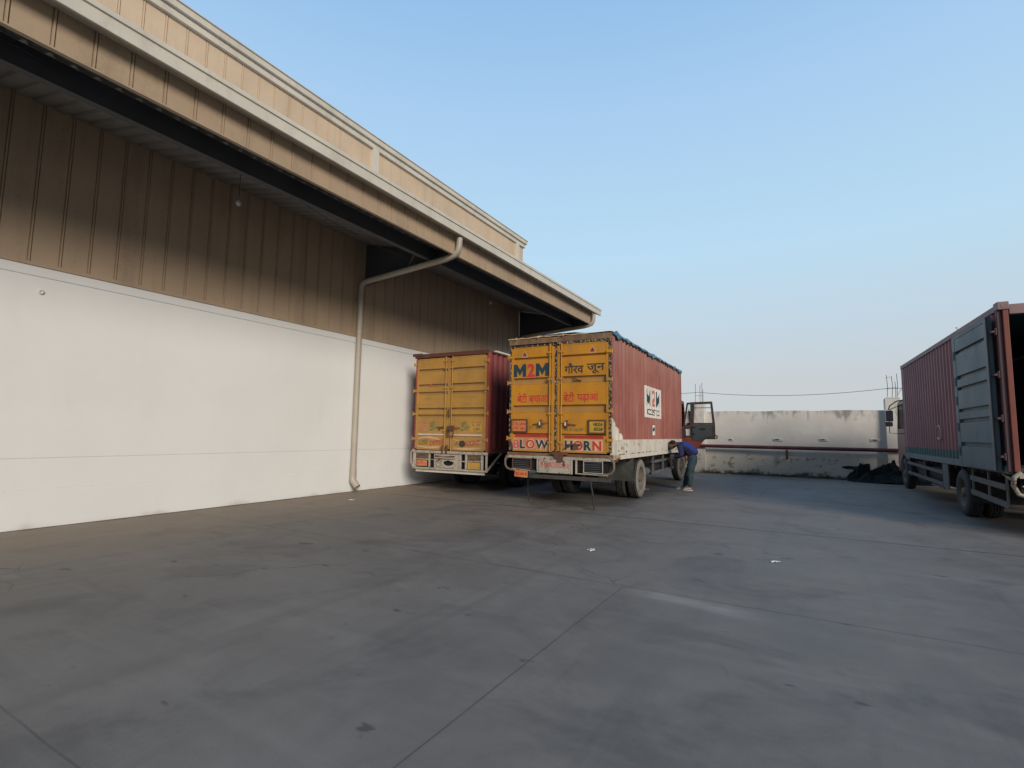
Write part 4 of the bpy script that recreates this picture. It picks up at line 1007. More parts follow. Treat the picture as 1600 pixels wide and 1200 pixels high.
def handle(door, x, z, s_):
    mb = MB(); mb.tube([(x, -0.055, z - 0.02), (x, -0.10, z - 0.02)], 0.03, 8); mb.box(x - 0.022, x + 0.022, -0.115, -0.08, z - 0.08, z + 0.08)
    mb.rod((x, -0.10, z), (x + s_ * 0.22, -0.08, z - 0.03), 0.016, 0.02); mb.rod((x, -0.10, z), (x - s_ * 0.16, -0.09, z + 0.01), 0.016, 0.016)
    mb.build('door_handle', M['rust'], door, bevel=0.003)
    mb = MB(); mb.box(x - 0.045, x - 0.012, -0.13, -0.116, z - 0.05, z + 0.035); mb.build('padlock', M['white_plain'], door, bevel=0.004)
handle(dl, -0.40, 1.86, -1); handle(dr, 0.24, 1.85, 1)
mb = MB(); mb.prism([(-1.222, 1.24), (-1.15, 1.24), (-1.155, 1.34), (-1.18, 1.40), (-1.222, 1.45)], 1, YD - 0.0125, YD - 0.0085); mb.build('rust_patch', M['rust'], dl)
# latch at the foot of the doors
mb = MB(); mb.box(0.30, 0.56, -0.10, -0.062, 1.37, 1.405); mb.box(0.40, 0.50, -0.11, -0.065, 1.29, 1.37); mb.tube([(0.19, -0.09, 1.30), (0.33, -0.10, 1.36)], 0.018, 6)
mb.box(-0.10, 0.26, -0.12, -0.06, 1.15, 1.215); mb.box(-0.06, 0.16, -0.13, -0.07, 1.06, 1.15); mb.box(0.02, 0.12, -0.13, -0.08, 0.98, 1.06)
mb.tube([(0.12, -0.12, 1.04), (0.19, -0.12, 1.01), (0.20, -0.12, 0.90)], 0.014, 6); mb.tube([(-0.18, -0.10, 1.16), (-0.05, -0.11, 1.19)], 0.02, 6)
mb.build('bottom_latch', M['rust'], dr)
# rear bumper
by = -0.10
mb = MB()
mb.box(-1.28, 1.27, by, by + 0.05, 1.045, 1.105); mb.box(-0.45, -0.405, by - 0.012, by + 0.04, 0.73, 1.043); mb.box(-0.50, -0.46, by - 0.006, by + 0.04, 0.74, 1.043); mb.box(0.34, 0.375, by - 0.01, by + 0.04, 0.73, 1.043); mb.box(0.45, 0.485, by - 0.01, by + 0.04, 0.74, 1.043)
mb.rod((-1.15, by, 0.795), (-0.62, by, 0.765), 0.04, 0.022); mb.rod((0.48, by, 0.755), (1.20, by, 0.745), 0.04, 0.022)
bmp = mb.build('rear_bumper', M['white'], T1, bevel=0.006)
mb = MB()
for s_ in (-1, 1):
    mb = MB(); mb.tube([(s_ * 1.20, by + 0.02, 1.13), (s_ * 1.30, by + 0.01, 1.08), (s_ * 1.33, by, 1.00), (s_ * 1.33, by, 0.88), (s_ * 1.28, by, 0.80), (s_ * 1.17, by, 0.765), (s_ * 1.0, by + 0.0, 0.76)], 0.026, 8); mb.build('bumper_hoop', M['hoop'], bmp)
    mb = MB(); mb.tube([(s_ * 1.31, by, 1.0), (s_ * 1.31, by + 0.45, 1.10)], 0.02, 7); mb.build('bumper_stay', M['rust'], bmp)
bpl = plate(T1, 'bumper_board', -0.404, 0.339, 0.735, 1.043, by + 0.01, M['white'], 0.012, bmp)
def script(parent, s_, x0, x1, z0, z1, y, mat, b_=0.006, sh=0.25): return lettering('lettering', [(s_, mat, b_)], x0, x1, z0, z1, y, 'rear', parent, 0.002, shear=sh)
script(bmp, 'Keep', -0.39, -0.14, 0.855, 1.005, by - 0.003, RED, 0.012); script(bmp, 'Distance', -0.13, 0.31, 0.86, 0.985, by - 0.003, M['letter_pink'], 0.0)
louvres(bmp, -1.10, -0.66, 0.825, 1.04, by + 0.0, 5, M['steel'], M['dark']); louvres(bmp, 0.66, 1.06, 0.80, 1.03, by + 0.0, 5, M['steel'], M['dark'])
frame_rect(bmp, 'lamp_guard', -1.13, -0.63, 0.80, 1.043, by, 0.024, M['rust'], 0.02); frame_rect(bmp, 'lamp_guard', 0.64, 1.09, 0.775, 1.043, by, 0.018, M['white'], 0.02)
mb = MB(); mb.box(-1.2, 1.22, 0.02, 0.12, 0.98, 1.06); mb.box(-1.2, 1.2, by + 0.075, by + 0.08, 0.78, 1.04); mb.build('bumper_backing', M['dark'], bmp)
mb = MB(); mb.box(-0.72, 1.24, by + 0.02, by + 0.09, 0.60, 0.685); mb.box(-0.95, -0.722, by + 0.06, by + 0.10, 0.60, 0.70)
for x in (-0.5, 0.6): mb.box(x - 0.03, x + 0.03, by + 0.10, by + 0.14, 0.62, 1.0)
mb.build('underrun_bar', M['under'], T1, bevel=0.004)
sp_ = plate(T1, 'hanging_plate', -1.09, -0.745, 0.56, 0.715, by - 0.03, M['plate_orange'], 0.01, None, 0.012); sp_.rotation_euler.y = R(3)
scribble(sp_, -1.07, -0.77, 0.585, 0.69, by - 0.0405, M['letter_red'], 1, 21, 0.024)
mb = MB()
mb.tube([(0.80, by + 0.03, 0.62), (0.82, by + 0.0, 0.50), (0.86, by - 0.01, 0.34), (0.86, by - 0.0, 0.24), (0.90, by - 0.03, 0.0)], 0.019, 7)
mb.tube([(0.80, by + 0.03, 0.62), (0.83, by - 0.02, 0.48), (0.87, by - 0.03, 0.30)], 0.012, 6)
mb.build('hanging_chain', M['chassis'], T1)
mb = MB(); mb.tube([(-1.0, 0.5, 0.62), (-1.02, 0.48, 0.3), (-1.0, 0.5, 0.0)], 0.014, 6); mb.build('hanging_chain', M['chassis'], T1)
# side poster painted over the corrugation
mb = MB(); pp = [(y, cf(y)) for y in sorted(set([2.80, 4.60] + [q for q in brk if 2.80 < q < 4.60]))]
mb.sheet([(HW - 0.002 + dx, y) for y, dx in pp], 2, 2.10, 2.95); pnl = mb.build('side_poster', M['white_plain'], side1)
xs_ = HW + 0.000
for s_, m_, a_, b_, q0, q1, bo in (('M', D_, 2.93, 3.42, 2.42, 2.86, 0.02), ('2', M['letter_orange_deep'] if 'letter_orange_deep' in M else RED, 3.50, 3.92, 2.42, 2.88, 0.02), ('M', D_, 4.00, 4.48, 2.42, 2.86, 0.02)):
    lettering('lettering', [(s_, m_, bo)], a_, b_, q0, q1, xs_, 'side', pnl, corr=(cf, brk))
lettering('lettering', [('LOGISTICS', M['letter_black'], 0.012)], 2.95, 4.45, 2.17, 2.34, xs_, 'side', pnl, corr=(cf, brk))
mb = MB(); pp = [(y, cf(y)) for y in sorted(set([3.52, 3.90] + [q for q in brk if 3.52 < q < 3.90]))]
mb.sheet([(HW - 0.002 + dx, y) for y, dx in pp], 2, 1.62, 1.90); s2 = mb.build('small_notice', M['white_plain'], side1)
mb = MB(); mb.box(HW + 0.0, HW + 0.004, 3.66, 3.76, 1.74, 1.84); mb.build('notice_mark', M['letter_black'], side1).parent = s2
# blue tarpaulin over the roof edge
NY, NX = 120, 14
path = [(-0.45, 3.872), (0.0, 3.88), (0.4, 3.885), (0.7, 3.885), (0.95, 3.89), (1.12, 3.895), (1.22, 3.895), (1.275, 3.885), (1.30, 3.86), (1.306, 3.83), (1.307, 3.80), (1.305, 3.775), (1.302, 3.75), (1.300, 3.73), (1.298, 3.71)]
vs = []; fs = []
for j in range(NY + 1):
    y = -0.03 + (L1 + 0.05) * j / NY
    edge = 0.38 + 0.45 * mnoise.noise(Vector((y * 1.3, 5, 0))) + 0.45 * mnoise.noise(Vector((y * 4.0, 2, 0)))
    for i, (x, z) in enumerate(path):
        q = Vector((x * 2.0, y * 1.7, z * 2))
        am = 0.034 if i < 8 else 0.010
        up = max(0.0, mnoise.noise(q * 1.6) * am * 1.5 + abs(mnoise.noise(q * 4.5)) * am + abs(mnoise.noise(q * 9)) * am * 0.5)
        if i < 8: vs.append((x, y, z + up * (1.0 + 0.6 * math.exp(-y * 1.5))))
        else:
            zz = 3.885 - (3.885 - z) * max(0.25, min(1.2, edge)); vs.append((x + up, y, zz))
n_ = NX + 1
for j in range(NY):
    for i in range(NX): a = j * n_ + i; fs.append((a, a + 1, a + n_ + 1, a + n_))
mb = MB(); mb.add(vs, fs, True)
tg = mb.build('tarpaulin', M['tarp'], None, solid=0.004, recalc=False); tg.location = T1.location; tg.rotation_euler = T1.rotation_euler
tag(tg, 'rumpled blue tarpaulin tied over the roof edge of the largest truck', 'tarpaulin')
# running gear
chassis(T1, L1, (2.62, 8.75))
for s_ in (-1, 1):
    make_wheel(T1, s_ * 1.20, 2.62, 0.51, True, s_, M['tyre'], sidemat=M['tyre_side'])
    make_wheel(T1, s_ * 1.07, 8.75, 0.51, False, s_, M['tyre'], steer=R(-6), sidemat=M['tyre_side'])
    mb = MB(); mb.box(min(s_ * 0.35, s_ * 1.24), max(s_ * 0.35, s_ * 1.24), 1.70, 1.715, 0.50, 1.075); mb.box(min(s_ * 0.35, s_ * 1.25), max(s_ * 0.35, s_ * 1.25), 1.68, 1.698, 0.50, 0.54)
    mb.build('mudflap', M['mudflap'] if 'mudflap' in M else M['chassis'], T1)
    mb = MB(); x = s_ * 1.20
    for z0_, z1_ in ((0.84, 0.92), (0.54, 0.62)): mb.rod((x, 3.72, (z0_ + z1_) / 2 + 0.0), (x, 6.5, (z0_ + z1_) / 2 + 0.02), 0.03, 0.07)
    for y in (3.95, 5.2, 6.35): mb.box(x - 0.035 - 0.02 * s_, x + 0.015 - 0.02 * s_, y - 0.03, y + 0.03, 0.55, 1.07)
    mb.build('side_guard', M['guard'], T1)
    mb = MB(); mb.box(min(s_ * 0.5, s_ * 1.1), max(s_ * 0.5, s_ * 1.1), 5.6, 6.2, 0.55, 0.98); mb.build('battery_box', M['chassis'], T1, bevel=0.01)
    mb = MB(); mb.tube([(s_ * 1.0, 3.3, 0.62), (s_ * 1.0, 3.85, 0.60)], 0.12, 12); mb.build('air_cylinder', M['guard'], T1)
    mb = MB(); mb.tube([(s_ * 0.80, 4.3, 0.70), (s_ * 0.80, 5.3, 0.70)], 0.26, 18)
    mb.build('fuel_tank' if s_ > 0 else 'air_tank', M['chassis'], T1, bevel=0.01)
c1 = cab(T1, 7.98, M['cab_red'], M['cab_frame'], opened=1, w_=1.0)
# open cab door, hinged at the front edge and standing square to the truck
cd = empty('cab_door', (1.02, 9.32, 0)); cd.parent = T1; cd.rotation_euler.z = R(-1.35)
def ring_prism(outer, inner, y0, y1):
    """polygon with a window hole in the XZ plane, both loops with the same count"""
    mb = MB(); n = len(outer)
    vs = [(u, y0, v) for u, v in outer] + [(u, y0, v) for u, v in inner] + [(u, y1, v) for u, v in outer] + [(u, y1, v) for u, v in inner]
    fs = []
    for i in range(n):
        j = (i + 1) % n
        fs += [(i, j, n + j, n + i), (2 * n + i, 2 * n + j, 3 * n + j, 3 * n + i), (i, j, 2 * n + j, 2 * n + i), (n + i, n + j, 3 * n + j, 3 * n + i)]
    mb.add(vs, fs); return mb
# main window frame
mb = ring_prism([(0.31, 2.05), (1.135, 2.05), (1.05, 2.90), (0.34, 2.885)], [(0.385, 2.11), (1.045, 2.11), (0.985, 2.81), (0.41, 2.80)], -0.02, 0.025)
mb.box(0.40, 1.0, -0.008, 0.012, 2.655, 2.68)
mb.build('window_frame', M['cab_frame'], cd)
# quarter light frame
mb = ring_prism([(0.0, 1.97), (0.309, 1.99), (0.339, 2.885), (0.14, 2.865)], [(0.06, 2.04), (0.255, 2.04), (0.275, 2.80), (0.185, 2.80)], -0.019, 0.024)
mb.build('quarter_light_frame', M['cab_frame'], cd)
mb = ring_prism([(-0.02, 1.55), (0.31, 1.55), (0.309, 1.988), (0.0, 1.968)], [(0.05, 1.63), (0.245, 1.63), (0.25, 1.88), (0.055, 1.87)], -0.021, 0.023)
mb.build('lower_light_frame', M['cab_frame'], cd)
mb = MB(); mb.prism([(0.312, 1.49), (0.62, 1.40), (0.79, 1.50), (1.14, 1.51), (1.135, 2.048), (0.312, 2.048)], 1, -0.018, 0.025); mb.build('door_panel', M['cab_frame'], cd)
mb = MB(); mb.prism([(0.33, 1.43), (0.56, 1.46), (0.80, 1.575), (1.02, 1.60), (1.02, 2.03), (0.33, 2.03)], 1, -0.032, -0.0185)
ln = mb.build('door_lining', M['panel_grey'], cd, bevel=0.006)
mb = MB(); mb.box(0.36, 0.45, -0.05, -0.033, 1.93, 1.97); mb.box(0.62, 0.80, -0.06, -0.033, 1.86, 1.91); mb.tube([(0.36, -0.04, 1.72), (0.42, -0.06, 1.68)], 0.018, 6); mb.build('inner_handle', M['black'], cd)
mb = MB(); mb.prism([(-0.02, 1.547), (0.311, 1.547), (0.311, 1.488), (0.62, 1.398), (0.74, 1.468), (0.64, 1.34), (0.52, 1.17), (0.45, 1.10), (0.28, 1.10), (-0.02, 1.36)], 1, -0.015, 0.022); mb.build('lower_panel', M['cab_red'], cd)
mb = MB(); mb.prism([(0.06, 2.04), (0.255, 2.04), (0.275, 2.80), (0.185, 2.80)], 1, 0.0, 0.004); mb.build('quarter_glass', M['glass'], cd)
mb = MB(); mb.tube([(1.13, 0.0, 1.66), (1.20, 0.02, 1.62), (1.17, 0.02, 1.52)], 0.025, 7); mb.build('door_lock', M['rust'], cd)
mb = MB(); mb.tube([(0.18, 0.10, 2.62), (0.21, 0.12, 2.05)], 0.012, 6); mb.box(0.10, 0.24, 0.09, 0.13, 2.00, 2.10); mb.build('mirror_bracket', M['black'], cd)
mb = MB(); mb.box(0.185, 0.25, 0.10, 0.125, 2.25, 2.56); mb.build('door_mirror', M['mirror_bright'] if 'mirror_bright' in M else M['lamp_glass'], cd, bevel=0.02)

# ================= the shorter yellow truck by the wall
T2 = empty('box_truck', (-8.675, 11.40, 0), R(1.35), label='smaller faded yellow door truck parked closest to the white plaster wall', cat='truck')
L2 = 6.6; z0_ = 1.12
pts, cf2, brk2 = corr_profile(0.10, L2 - 0.05)
for s_ in (-1, 1):
    mb = MB(); mb.sheet([(s_ * (HW - 0.05 + dx), y) for y, dx in pts], 2, z0_ + 0.06, 3.80)
    a_, b_ = sorted((s_ * (HW - 0.1), s_ * (HW - 0.045)))
    mb.box(a_, b_, 0.06, L2, 1.06, z0_ + 0.06); mb.box(a_, b_, L2 - 0.05, L2 + 0.01, z0_ + 0.06, 3.80)
    mb.build('box_side', M['red_dark'], T2)
    mb = MB(); a_, b_ = sorted((s_ * 1.19, s_ * 1.255)); mb.box(a_, b_, -0.03, 0.09, 1.10, 3.80); mb.build('corner_post', M['maroon_red'] if 'maroon_red' in M else M['maroon_post'], T2, bevel=0.006)
mb = MB(); mb.box(-1.2, 1.2, L2 - 0.04, L2, 1.18, 3.80); mb.box(-1.17, 1.17, 0.08, L2 - 0.06, 1.08, 1.16); mb.build('box_front', M['red_dark'], T2)
mb = MB(); mb.box(-1.27, 1.25, -0.02, L2 + 0.01, 3.803, 3.84); mb.build('box_roof', M['rust'], T2)
mb = MB(); mb.box(1.17, 1.262, 0.35, L2, 3.842, 3.885); mb.box(0.55, 0.70, -0.02, 0.06, 3.842, 3.86); mb.build('roof_rail', M['white_plain'], T2)
mb = MB(); mb.box(-1.29, 1.235, -0.05, -0.012, 3.75, 3.865); mb.box(-1.36, -1.0, -0.07, -0.052, 3.80, 3.885); mb.build('rear_header', M['header_red'] if 'header_red' in M else M['header'], T2, bevel=0.005)
G2 = [(3.33, 3.42), (2.90, 2.98), (2.67, 2.76), (2.23, 2.30), (2.03, 2.11)]
y2 = -0.04
dl = door_leaf(T2, -1.188, -0.03, 1.15, 3.69, y2, G2, M['yellow_faded'], 0.058); dr = door_leaf(T2, -0.022, 1.188, 1.15, 3.70, y2, G2, M['yellow_faded'], 0.058)
for d_, x in ((dl, -0.135), (dr, 0.088)):
    lock_rod(d_, x, y2 - 0.04, 1.05, 3.74, M['yellow_faded'], (3.62, 3.42, 2.86, 2.32, 1.66))
for d_, xa, xb in ((dl, -1.29, -1.14), (dr, 1.14, 1.262)):
    for z in (3.56, 2.80, 2.13, 1.42):
        mb = MB(); mb.box(xa, xb, y2 - 0.028, y2 - 0.010, z - 0.03, z + 0.03); xx = xa if d_ is dl else xb
        mb.tube([(xx, y2 - 0.015, z - 0.055), (xx, y2 - 0.015, z + 0.055)], 0.017, 8); mb.build('hinge', M['yellow_faded'], d_)
Y2 = y2 - 0.0005
for d_, xa, xb in ((dl, -1.08, -0.17), (dr, 0.14, 1.09)):
    mb = MB(); mb.prism([(Y2, 1.515), (Y2 - 0.035, 1.53), (Y2 - 0.035, 1.552), (Y2, 1.565)], 0, xa, xb); mb.build('white_rail', M['white_plain'], d_)
# painted waves, words and emblems
def wave(parent, x0, x1, zc, amp, th, ph, mat):
    mb = MB(); n = 24; vs = []; fs = []
    for k in range(n + 1):
        x = x0 + (x1 - x0) * k / n; z = zc + amp * math.sin(ph + math.pi * k / n); t = th * (0.3 + 0.7 * math.sin(math.pi * (k + 0.5) / (n + 1)))
        vs += [(x, Y2 - 0.0012, z - t), (x, Y2 - 0.0012, z + t)]
    fs = [(2 * k, 2 * k + 2, 2 * k + 3, 2 * k + 1) for k in range(n)]
    mb.add(vs, fs); mb.build('painted_wave', mat, parent, solid=0.002)
wave(dl, -1.1, -0.2, 1.40, 0.07, 0.028, 0.3, M['arc']); wave(dl, -1.1, -0.2, 1.215, -0.03, 0.028, 0.0, M['arc']); wave(dr, 0.15, 1.08, 1.40, 0.07, 0.026, 2.8, M['arc']); wave(dr, 0.15, 1.08, 1.20, -0.03, 0.03, 0.4, M['arc'])
OL = M['letter_olive']; LR = M['letter_dull_red'] if 'letter_dull_red' in M else M['letter_red']
lettering('lettering', [('USE', OL, 0.03)], -1.05, -0.71, 1.245, 1.385, Y2 - 0.003, 'rear', dl, 0.002, shear=0.25, tilt=0.08)
lettering('lettering', [('DIPPER', LR, 0.03)], -0.67, -0.18, 1.235, 1.37, Y2 - 0.003, 'rear', dl, 0.002, shear=0.2, tilt=0.10)
lettering('lettering', [('AT', OL, 0.03)], 0.19, 0.42, 1.25, 1.38, Y2 - 0.003, 'rear', dr, 0.002, shear=0.35, tilt=0.05)
lettering('lettering', [('NIGHT', LR, 0.03)], 0.53, 1.03, 1.235, 1.385, Y2 - 0.003, 'rear', dr, 0.002, shear=0.25, tilt=0.08)
mb = MB(); mb.tube([(0.46, Y2 - 0.03, 1.31), (0.46, Y2 + 0.0, 1.31)], 0.085, 20); mb.build('reflector', M['letter_black'], dr)
for d_, xa, sd in ((dl, -0.71, 3), (dr, 0.36, 5)):
    rr = random.Random(sd); mb = MB()
    for (cx, cz, rx, rz) in ((0.13, 1.87, 0.09, 0.05), (0.10, 1.80, 0.06, 0.03), (0.17, 1.73, 0.14, 0.05), (0.12, 1.70, 0.10, 0.04)):
        n = 14; poly = [(xa + cx + rx * math.cos(2 * math.pi * k / n) * rr.uniform(0.8, 1.15), cz + 0.25 * rx * math.cos(2 * math.pi * k / n) + rz * math.sin(2 * math.pi * k / n) * rr.uniform(0.8, 1.2)) for k in range(n)]
        mb.prism(poly, 1, Y2 - 0.0015 - 0.0003 * cx, Y2)
    mb.build('painted_emblem', M['letter_green'], d_)
    scribble(d_, xa + 0.02, xa + 0.28, 1.67, 1.90, Y2 - 0.002, M['letter_faint'], 2, sd + 30, 0.03)
plate(T2, 'number_plate', -1.075, -0.75, 1.63, 1.935, Y2 - 0.001, M['plate_orange_dull'] if 'plate_orange_dull' in M else M['plate_orange'], 0.008, dl); scribble(dl, -1.05, -0.77, 1.65, 1.91, Y2 - 0.0095, M['letter_faint'], 3, 44, 0.03)
pq = plate(T2, 'number_plate', 0.70, 1.085, 1.64, 1.915, Y2 - 0.001, M['plate_yellow_dull'] if 'plate_yellow_dull' in M else M['plate_yellow'], 0.008, dr)
scribble(dr, 0.73, 1.06, 1.865, 1.91, Y2 - 0.0095, M['letter_brown'], 1, 45, 0.018)
lettering('lettering', [('GJ 1TT', M['letter_brown'], 0.015)], 0.76, 1.03, 1.775, 1.845, Y2 - 0.0095, 'rear', dr, 0.002); lettering('lettering', [('1194', M['letter_brown'], 0.015)], 0.80, 1.0, 1.665, 1.745, Y2 - 0.0095, 'rear', dr, 0.002)
for (d_, xa, xb, za, zb, sd) in ((dl, -0.93, -0.42, 2.50, 2.60, 51), (dr, 0.28, 0.92, 2.54, 2.64, 52), (dl, -0.96, -0.50, 2.35, 2.43, 53), (dr, 0.30, 0.90, 2.35, 2.44, 54)):
    scribble(d_, xa, xb, za, zb, Y2, M['letter_faint'], 1, sd, 0.022)
mb = MB(); mb.rod((-0.72, Y2 - 0.002, 2.93), (-0.60, Y2 - 0.002, 3.03), 0.004, 0.03); mb.rod((-0.68, Y2 - 0.002, 2.92), (-0.56, Y2 - 0.002, 2.95), 0.004, 0.02); mb.build('red_mark', M['letter_pink'], dl)
# latches and chains
mb = MB(); mb.box(0.0, 0.20, y2 - 0.09, y2 - 0.04, 1.66, 1.80); mb.box(-0.02, 0.03, y2 - 0.08, y2 - 0.05, 1.50, 1.72); mb.rod((0.03, y2 - 0.07, 1.74), (0.40, y2 - 0.05, 1.74), 0.015, 0.018); mb.tube([(0.02, y2 - 0.07, 1.52), (0.18, y2 - 0.07, 1.49), (0.20, y2 - 0.07, 1.62)], 0.014, 6)
mb.tube([(0.02, y2 - 0.08, 2.26), (0.05, y2 - 0.09, 2.14), (0.03, y2 - 0.06, 2.05)], 0.022, 6)
mb.build('door_handle', M['rust'], dr)
mb = MB(); mb.box(-0.36, -0.16, y2 - 0.06, y2 - 0.02, 1.74, 1.77); mb.tube([(-0.30, y2 - 0.05, 1.76), (-0.27, y2 - 0.06, 1.68)], 0.02, 6); mb.build('door_handle', M['rust'], dl)
mb = MB()
for x in (-0.16, -0.02): mb.box(x - 0.022, x + 0.022, y2 - 0.10, y2 - 0.05, 1.03, 1.26)
mb.build('bottom_latch', M['rust'], dr)
# rear bumper
by = -0.12
mb = MB()
mb.box(-1.20, 1.30, by, by + 0.06, 1.025, 1.10)
for x0, x1 in ((-1.20, -1.10), (-0.64, -0.585), (0.40, 0.47), (0.60, 0.66), (1.10, 1.17), (1.245, 1.30)): mb.box(x0, x1, by + 0.004, by + 0.045, 0.63, 1.022)
mb.box(-1.097, -0.643, by + 0.006, by + 0.04, 0.835, 0.865); mb.box(0.663, 1.097, by + 0.006, by + 0.04, 0.835, 0.862); mb.box(-0.642, -0.4, by + 0.010, by + 0.035, 0.84, 0.862); mb.box(0.472, 0.597, by + 0.006, by + 0.04, 0.82, 0.85)
mb.box(-1.20, 1.30, by, by + 0.05, 0.575, 0.627)
bmp2 = mb.build('rear_bumper', M['white'], T2, bevel=0.008)
mb = MB(); mb.box(-1.12, 1.18, by + 0.055, by + 0.12, 0.495, 0.573); mb.build('underrun_bar', M['trim'], bmp2, bevel=0.006)
mb = MB(); mb.tube([(-1.20, by + 0.03, 1.12), (-1.29, by + 0.03, 1.02), (-1.28, by + 0.03, 0.75), (-1.20, by + 0.03, 0.62)], 0.024, 8); mb.build('bumper_hoop', M['white'], bmp2); mb = MB(); mb.rod((1.27, by + 0.04, 0.60), (1.24, by + 0.85, 1.06), 0.04, 0.04)
mb.build('bumper_stay', M['white'], bmp2)
mb = MB(); mb.box(-1.09, 1.24, by + 0.10, by + 0.11, 0.64, 1.02); mb.build('bumper_backing', M['dark'], bmp2)
louvres(bmp2, -1.095, -0.645, 0.87, 1.02, by + 0.01, 4, M['slat'] if 'slat' in M else M['rust'], M['dark']); louvres(bmp2, 0.665, 1.095, 0.865, 1.02, by + 0.01, 4, M['slat'] if 'slat' in M else M['rust'], M['dark'])
plate(T2, 'number_plate', -1.06, -0.68, 0.66, 0.82, by + 0.012, M['plate_orange'], 0.01, bmp2, 0.012); scribble(bmp2, -1.04, -0.70, 0.68, 0.80, by + 0.001, M['letter_pink'], 1, 61, 0.03)
plate(T2, 'number_plate', 0.69, 1.08, 0.64, 0.825, by + 0.012, M['plate_yellow_dull'] if 'plate_yellow_dull' in M else M['plate_yellow'], 0.01, bmp2, 0.012)
# centre board with a cut-out oval, drawn as a ring of plate
mb = MB(); n = 40
outer = []; inner = []
for k in range(n):
    a = 2 * math.pi * k / n; ca, sa = math.cos(a), math.sin(a); q = 1 / max(abs(ca), abs(sa))
    outer.append((-0.03 + 0.42 * ca * q, 0.815 + 0.195 * sa * q)); inner.append((0.04 + 0.17 * ca, 0.775 + 0.075 * sa * (1 if sa < 0 else 0.7 + 0.25 * abs(math.sin(3 * a)))))
mb = ring_prism(outer, inner, by + 0.02, by + 0.035); cb = mb.build('bumper_board', M['white'], bmp2)
mb = MB(); mb.tube([(-0.28, by + 0.015, 0.83), (-0.34, by + 0.01, 0.75), (-0.30, by + 0.01, 0.68), (-0.1, by + 0.008, 0.65), (0.2, by + 0.008, 0.65), (0.30, by + 0.01, 0.74), (0.24, by + 0.01, 0.84)], 0.018, 7)
mb.tube([(-0.13, by + 0.01, 0.84), (-0.15, by + 0.01, 0.76), (-0.10, by + 0.01, 0.69)], 0.018, 7); mb.rod((-0.33, by + 0.005, 0.76), (-0.18, by + 0.005, 0.86), 0.01, 0.03)
mb.tube([(-0.42, by + 0.0, 0.90), (-0.2, by - 0.01, 0.915), (0.05, by - 0.01, 0.90), (0.30, by + 0.0, 0.92)], 0.022, 7); mb.build('towing_hoop', M['white'], bmp2)
mb = MB(); mb.tube([(-0.4, by + 0.012, 0.955), (-0.1, by + 0.0, 0.93), (0.25, by + 0.005, 0.96)], 0.02, 7); mb.rod((-0.35, by + 0.002, 0.80), (-0.24, by + 0.002, 0.87), 0.01, 0.035); mb.build('bumper_chain', M['rust'], bmp2)
chassis(T2, L2, (2.2, 7.7))
for s_ in (-1, 1):
    make_wheel(T2, s_ * 1.14, 2.2, 0.50, True, s_, M['tyre_dark']); make_wheel(T2, s_ * 1.05, 7.7, 0.50, False, s_, M['tyre_dark'])
    mb = MB(); x = s_ * 1.16
    for z in (0.86, 0.60): mb.rod((x, 3.3, z), (x, 6.0, z), 0.03, 0.07)
    for y in (3.5, 4.7, 5.8): mb.box(x - 0.03, x + 0.01, y - 0.03, y + 0.03, 0.56, 1.06)
    mb.build('side_guard', M['guard'], T2)
cab(T2, 6.88, M['cab_frame'], M['cab_frame'])

# ================= the maroon truck on the right with its door folded open
T3 = empty('box_truck', (4.07, 11.70, 0), R(1.9), label='maroon box truck with its wide blue grey door folded open along its side', cat='truck')
L3 = 8.80; HL = 1.22
pts, cf3, brk3 = corr_profile(0.10, L3 - 0.05)
for s_ in (-1, 1):
    mb = MB(); mb.sheet([(s_ * (HL - 0.02 + dx), y) for y, dx in pts], 2, 1.20, 3.86)
    a_, b_ = sorted((s_ * (HL - 0.07), s_ * (HL - 0.015))); mb.box(a_, b_, L3 - 0.05, L3 + 0.01, 1.20, 3.86)
    mb.build('box_side', M['maroon_side'], T3)
    a_, b_ = sorted((s_ * (HL - 0.07), s_ * HL))
    mb = MB(); mb.box(a_, b_, 0.1, L3 + 0.01, 3.862, 3.97); mb.build('top_rail', M['maroon_rail'], T3, bevel=0.006)
    mb = MB(); mb.box(a_, b_, 0.1, L3 + 0.01, 1.06, 1.197); mb.build('bottom_rail', M['steelgrey'], T3, bevel=0.006)
    a_, b_ = sorted((s_ * 1.08, s_ * 1.235)); mb = MB(); a3, b3 = sorted((s_ * 1.09, s_ * 1.165)); mb.box(a3, b3, -0.02, 0.06, 1.10, 3.86); a2, b2 = sorted((s_ * 1.15, s_ * 1.235)); 
    cp = mb.build('corner_post', M['maroon_post'], T3, bevel=0.008)
    a3, b3 = sorted((s_ * 1.168, s_ * 1.235)); mb = MB(); mb.box(a3, b3, 0.02, 0.10, 1.10, 3.86); mb.build('corner_post', M['purple'], T3, bevel=0.008)
    mb = MB(); mb.box(a_, b_, -0.04, 0.16, 3.863, 4.0); mb.tube([((a_ + b_) / 2, -0.045, 3.93), ((a_ + b_) / 2, -0.03, 3.93)], 0.035, 10); mb.build('corner_casting', M['maroon_rail'], T3, bevel=0.01)
mb = MB(); mb.box(-1.079, 1.079, -0.02, 0.08, 3.78, 3.95); mb.build('rear_header', M['maroon_rail'], T3, bevel=0.006)
mb = MB(); mb.box(-1.15, 1.15, 0.0, L3 - 0.06, 1.10, 1.17); mb.build('box_floor', M['chassis'], T3)
mb = MB(); mb.box(-1.14, 1.14, 0.09, L3, 3.90, 3.94); mb.box(-1.14, 1.14, L3 - 0.05, L3, 1.18, 3.88)
mb.build('box_roof', M['bluedark'], T3)
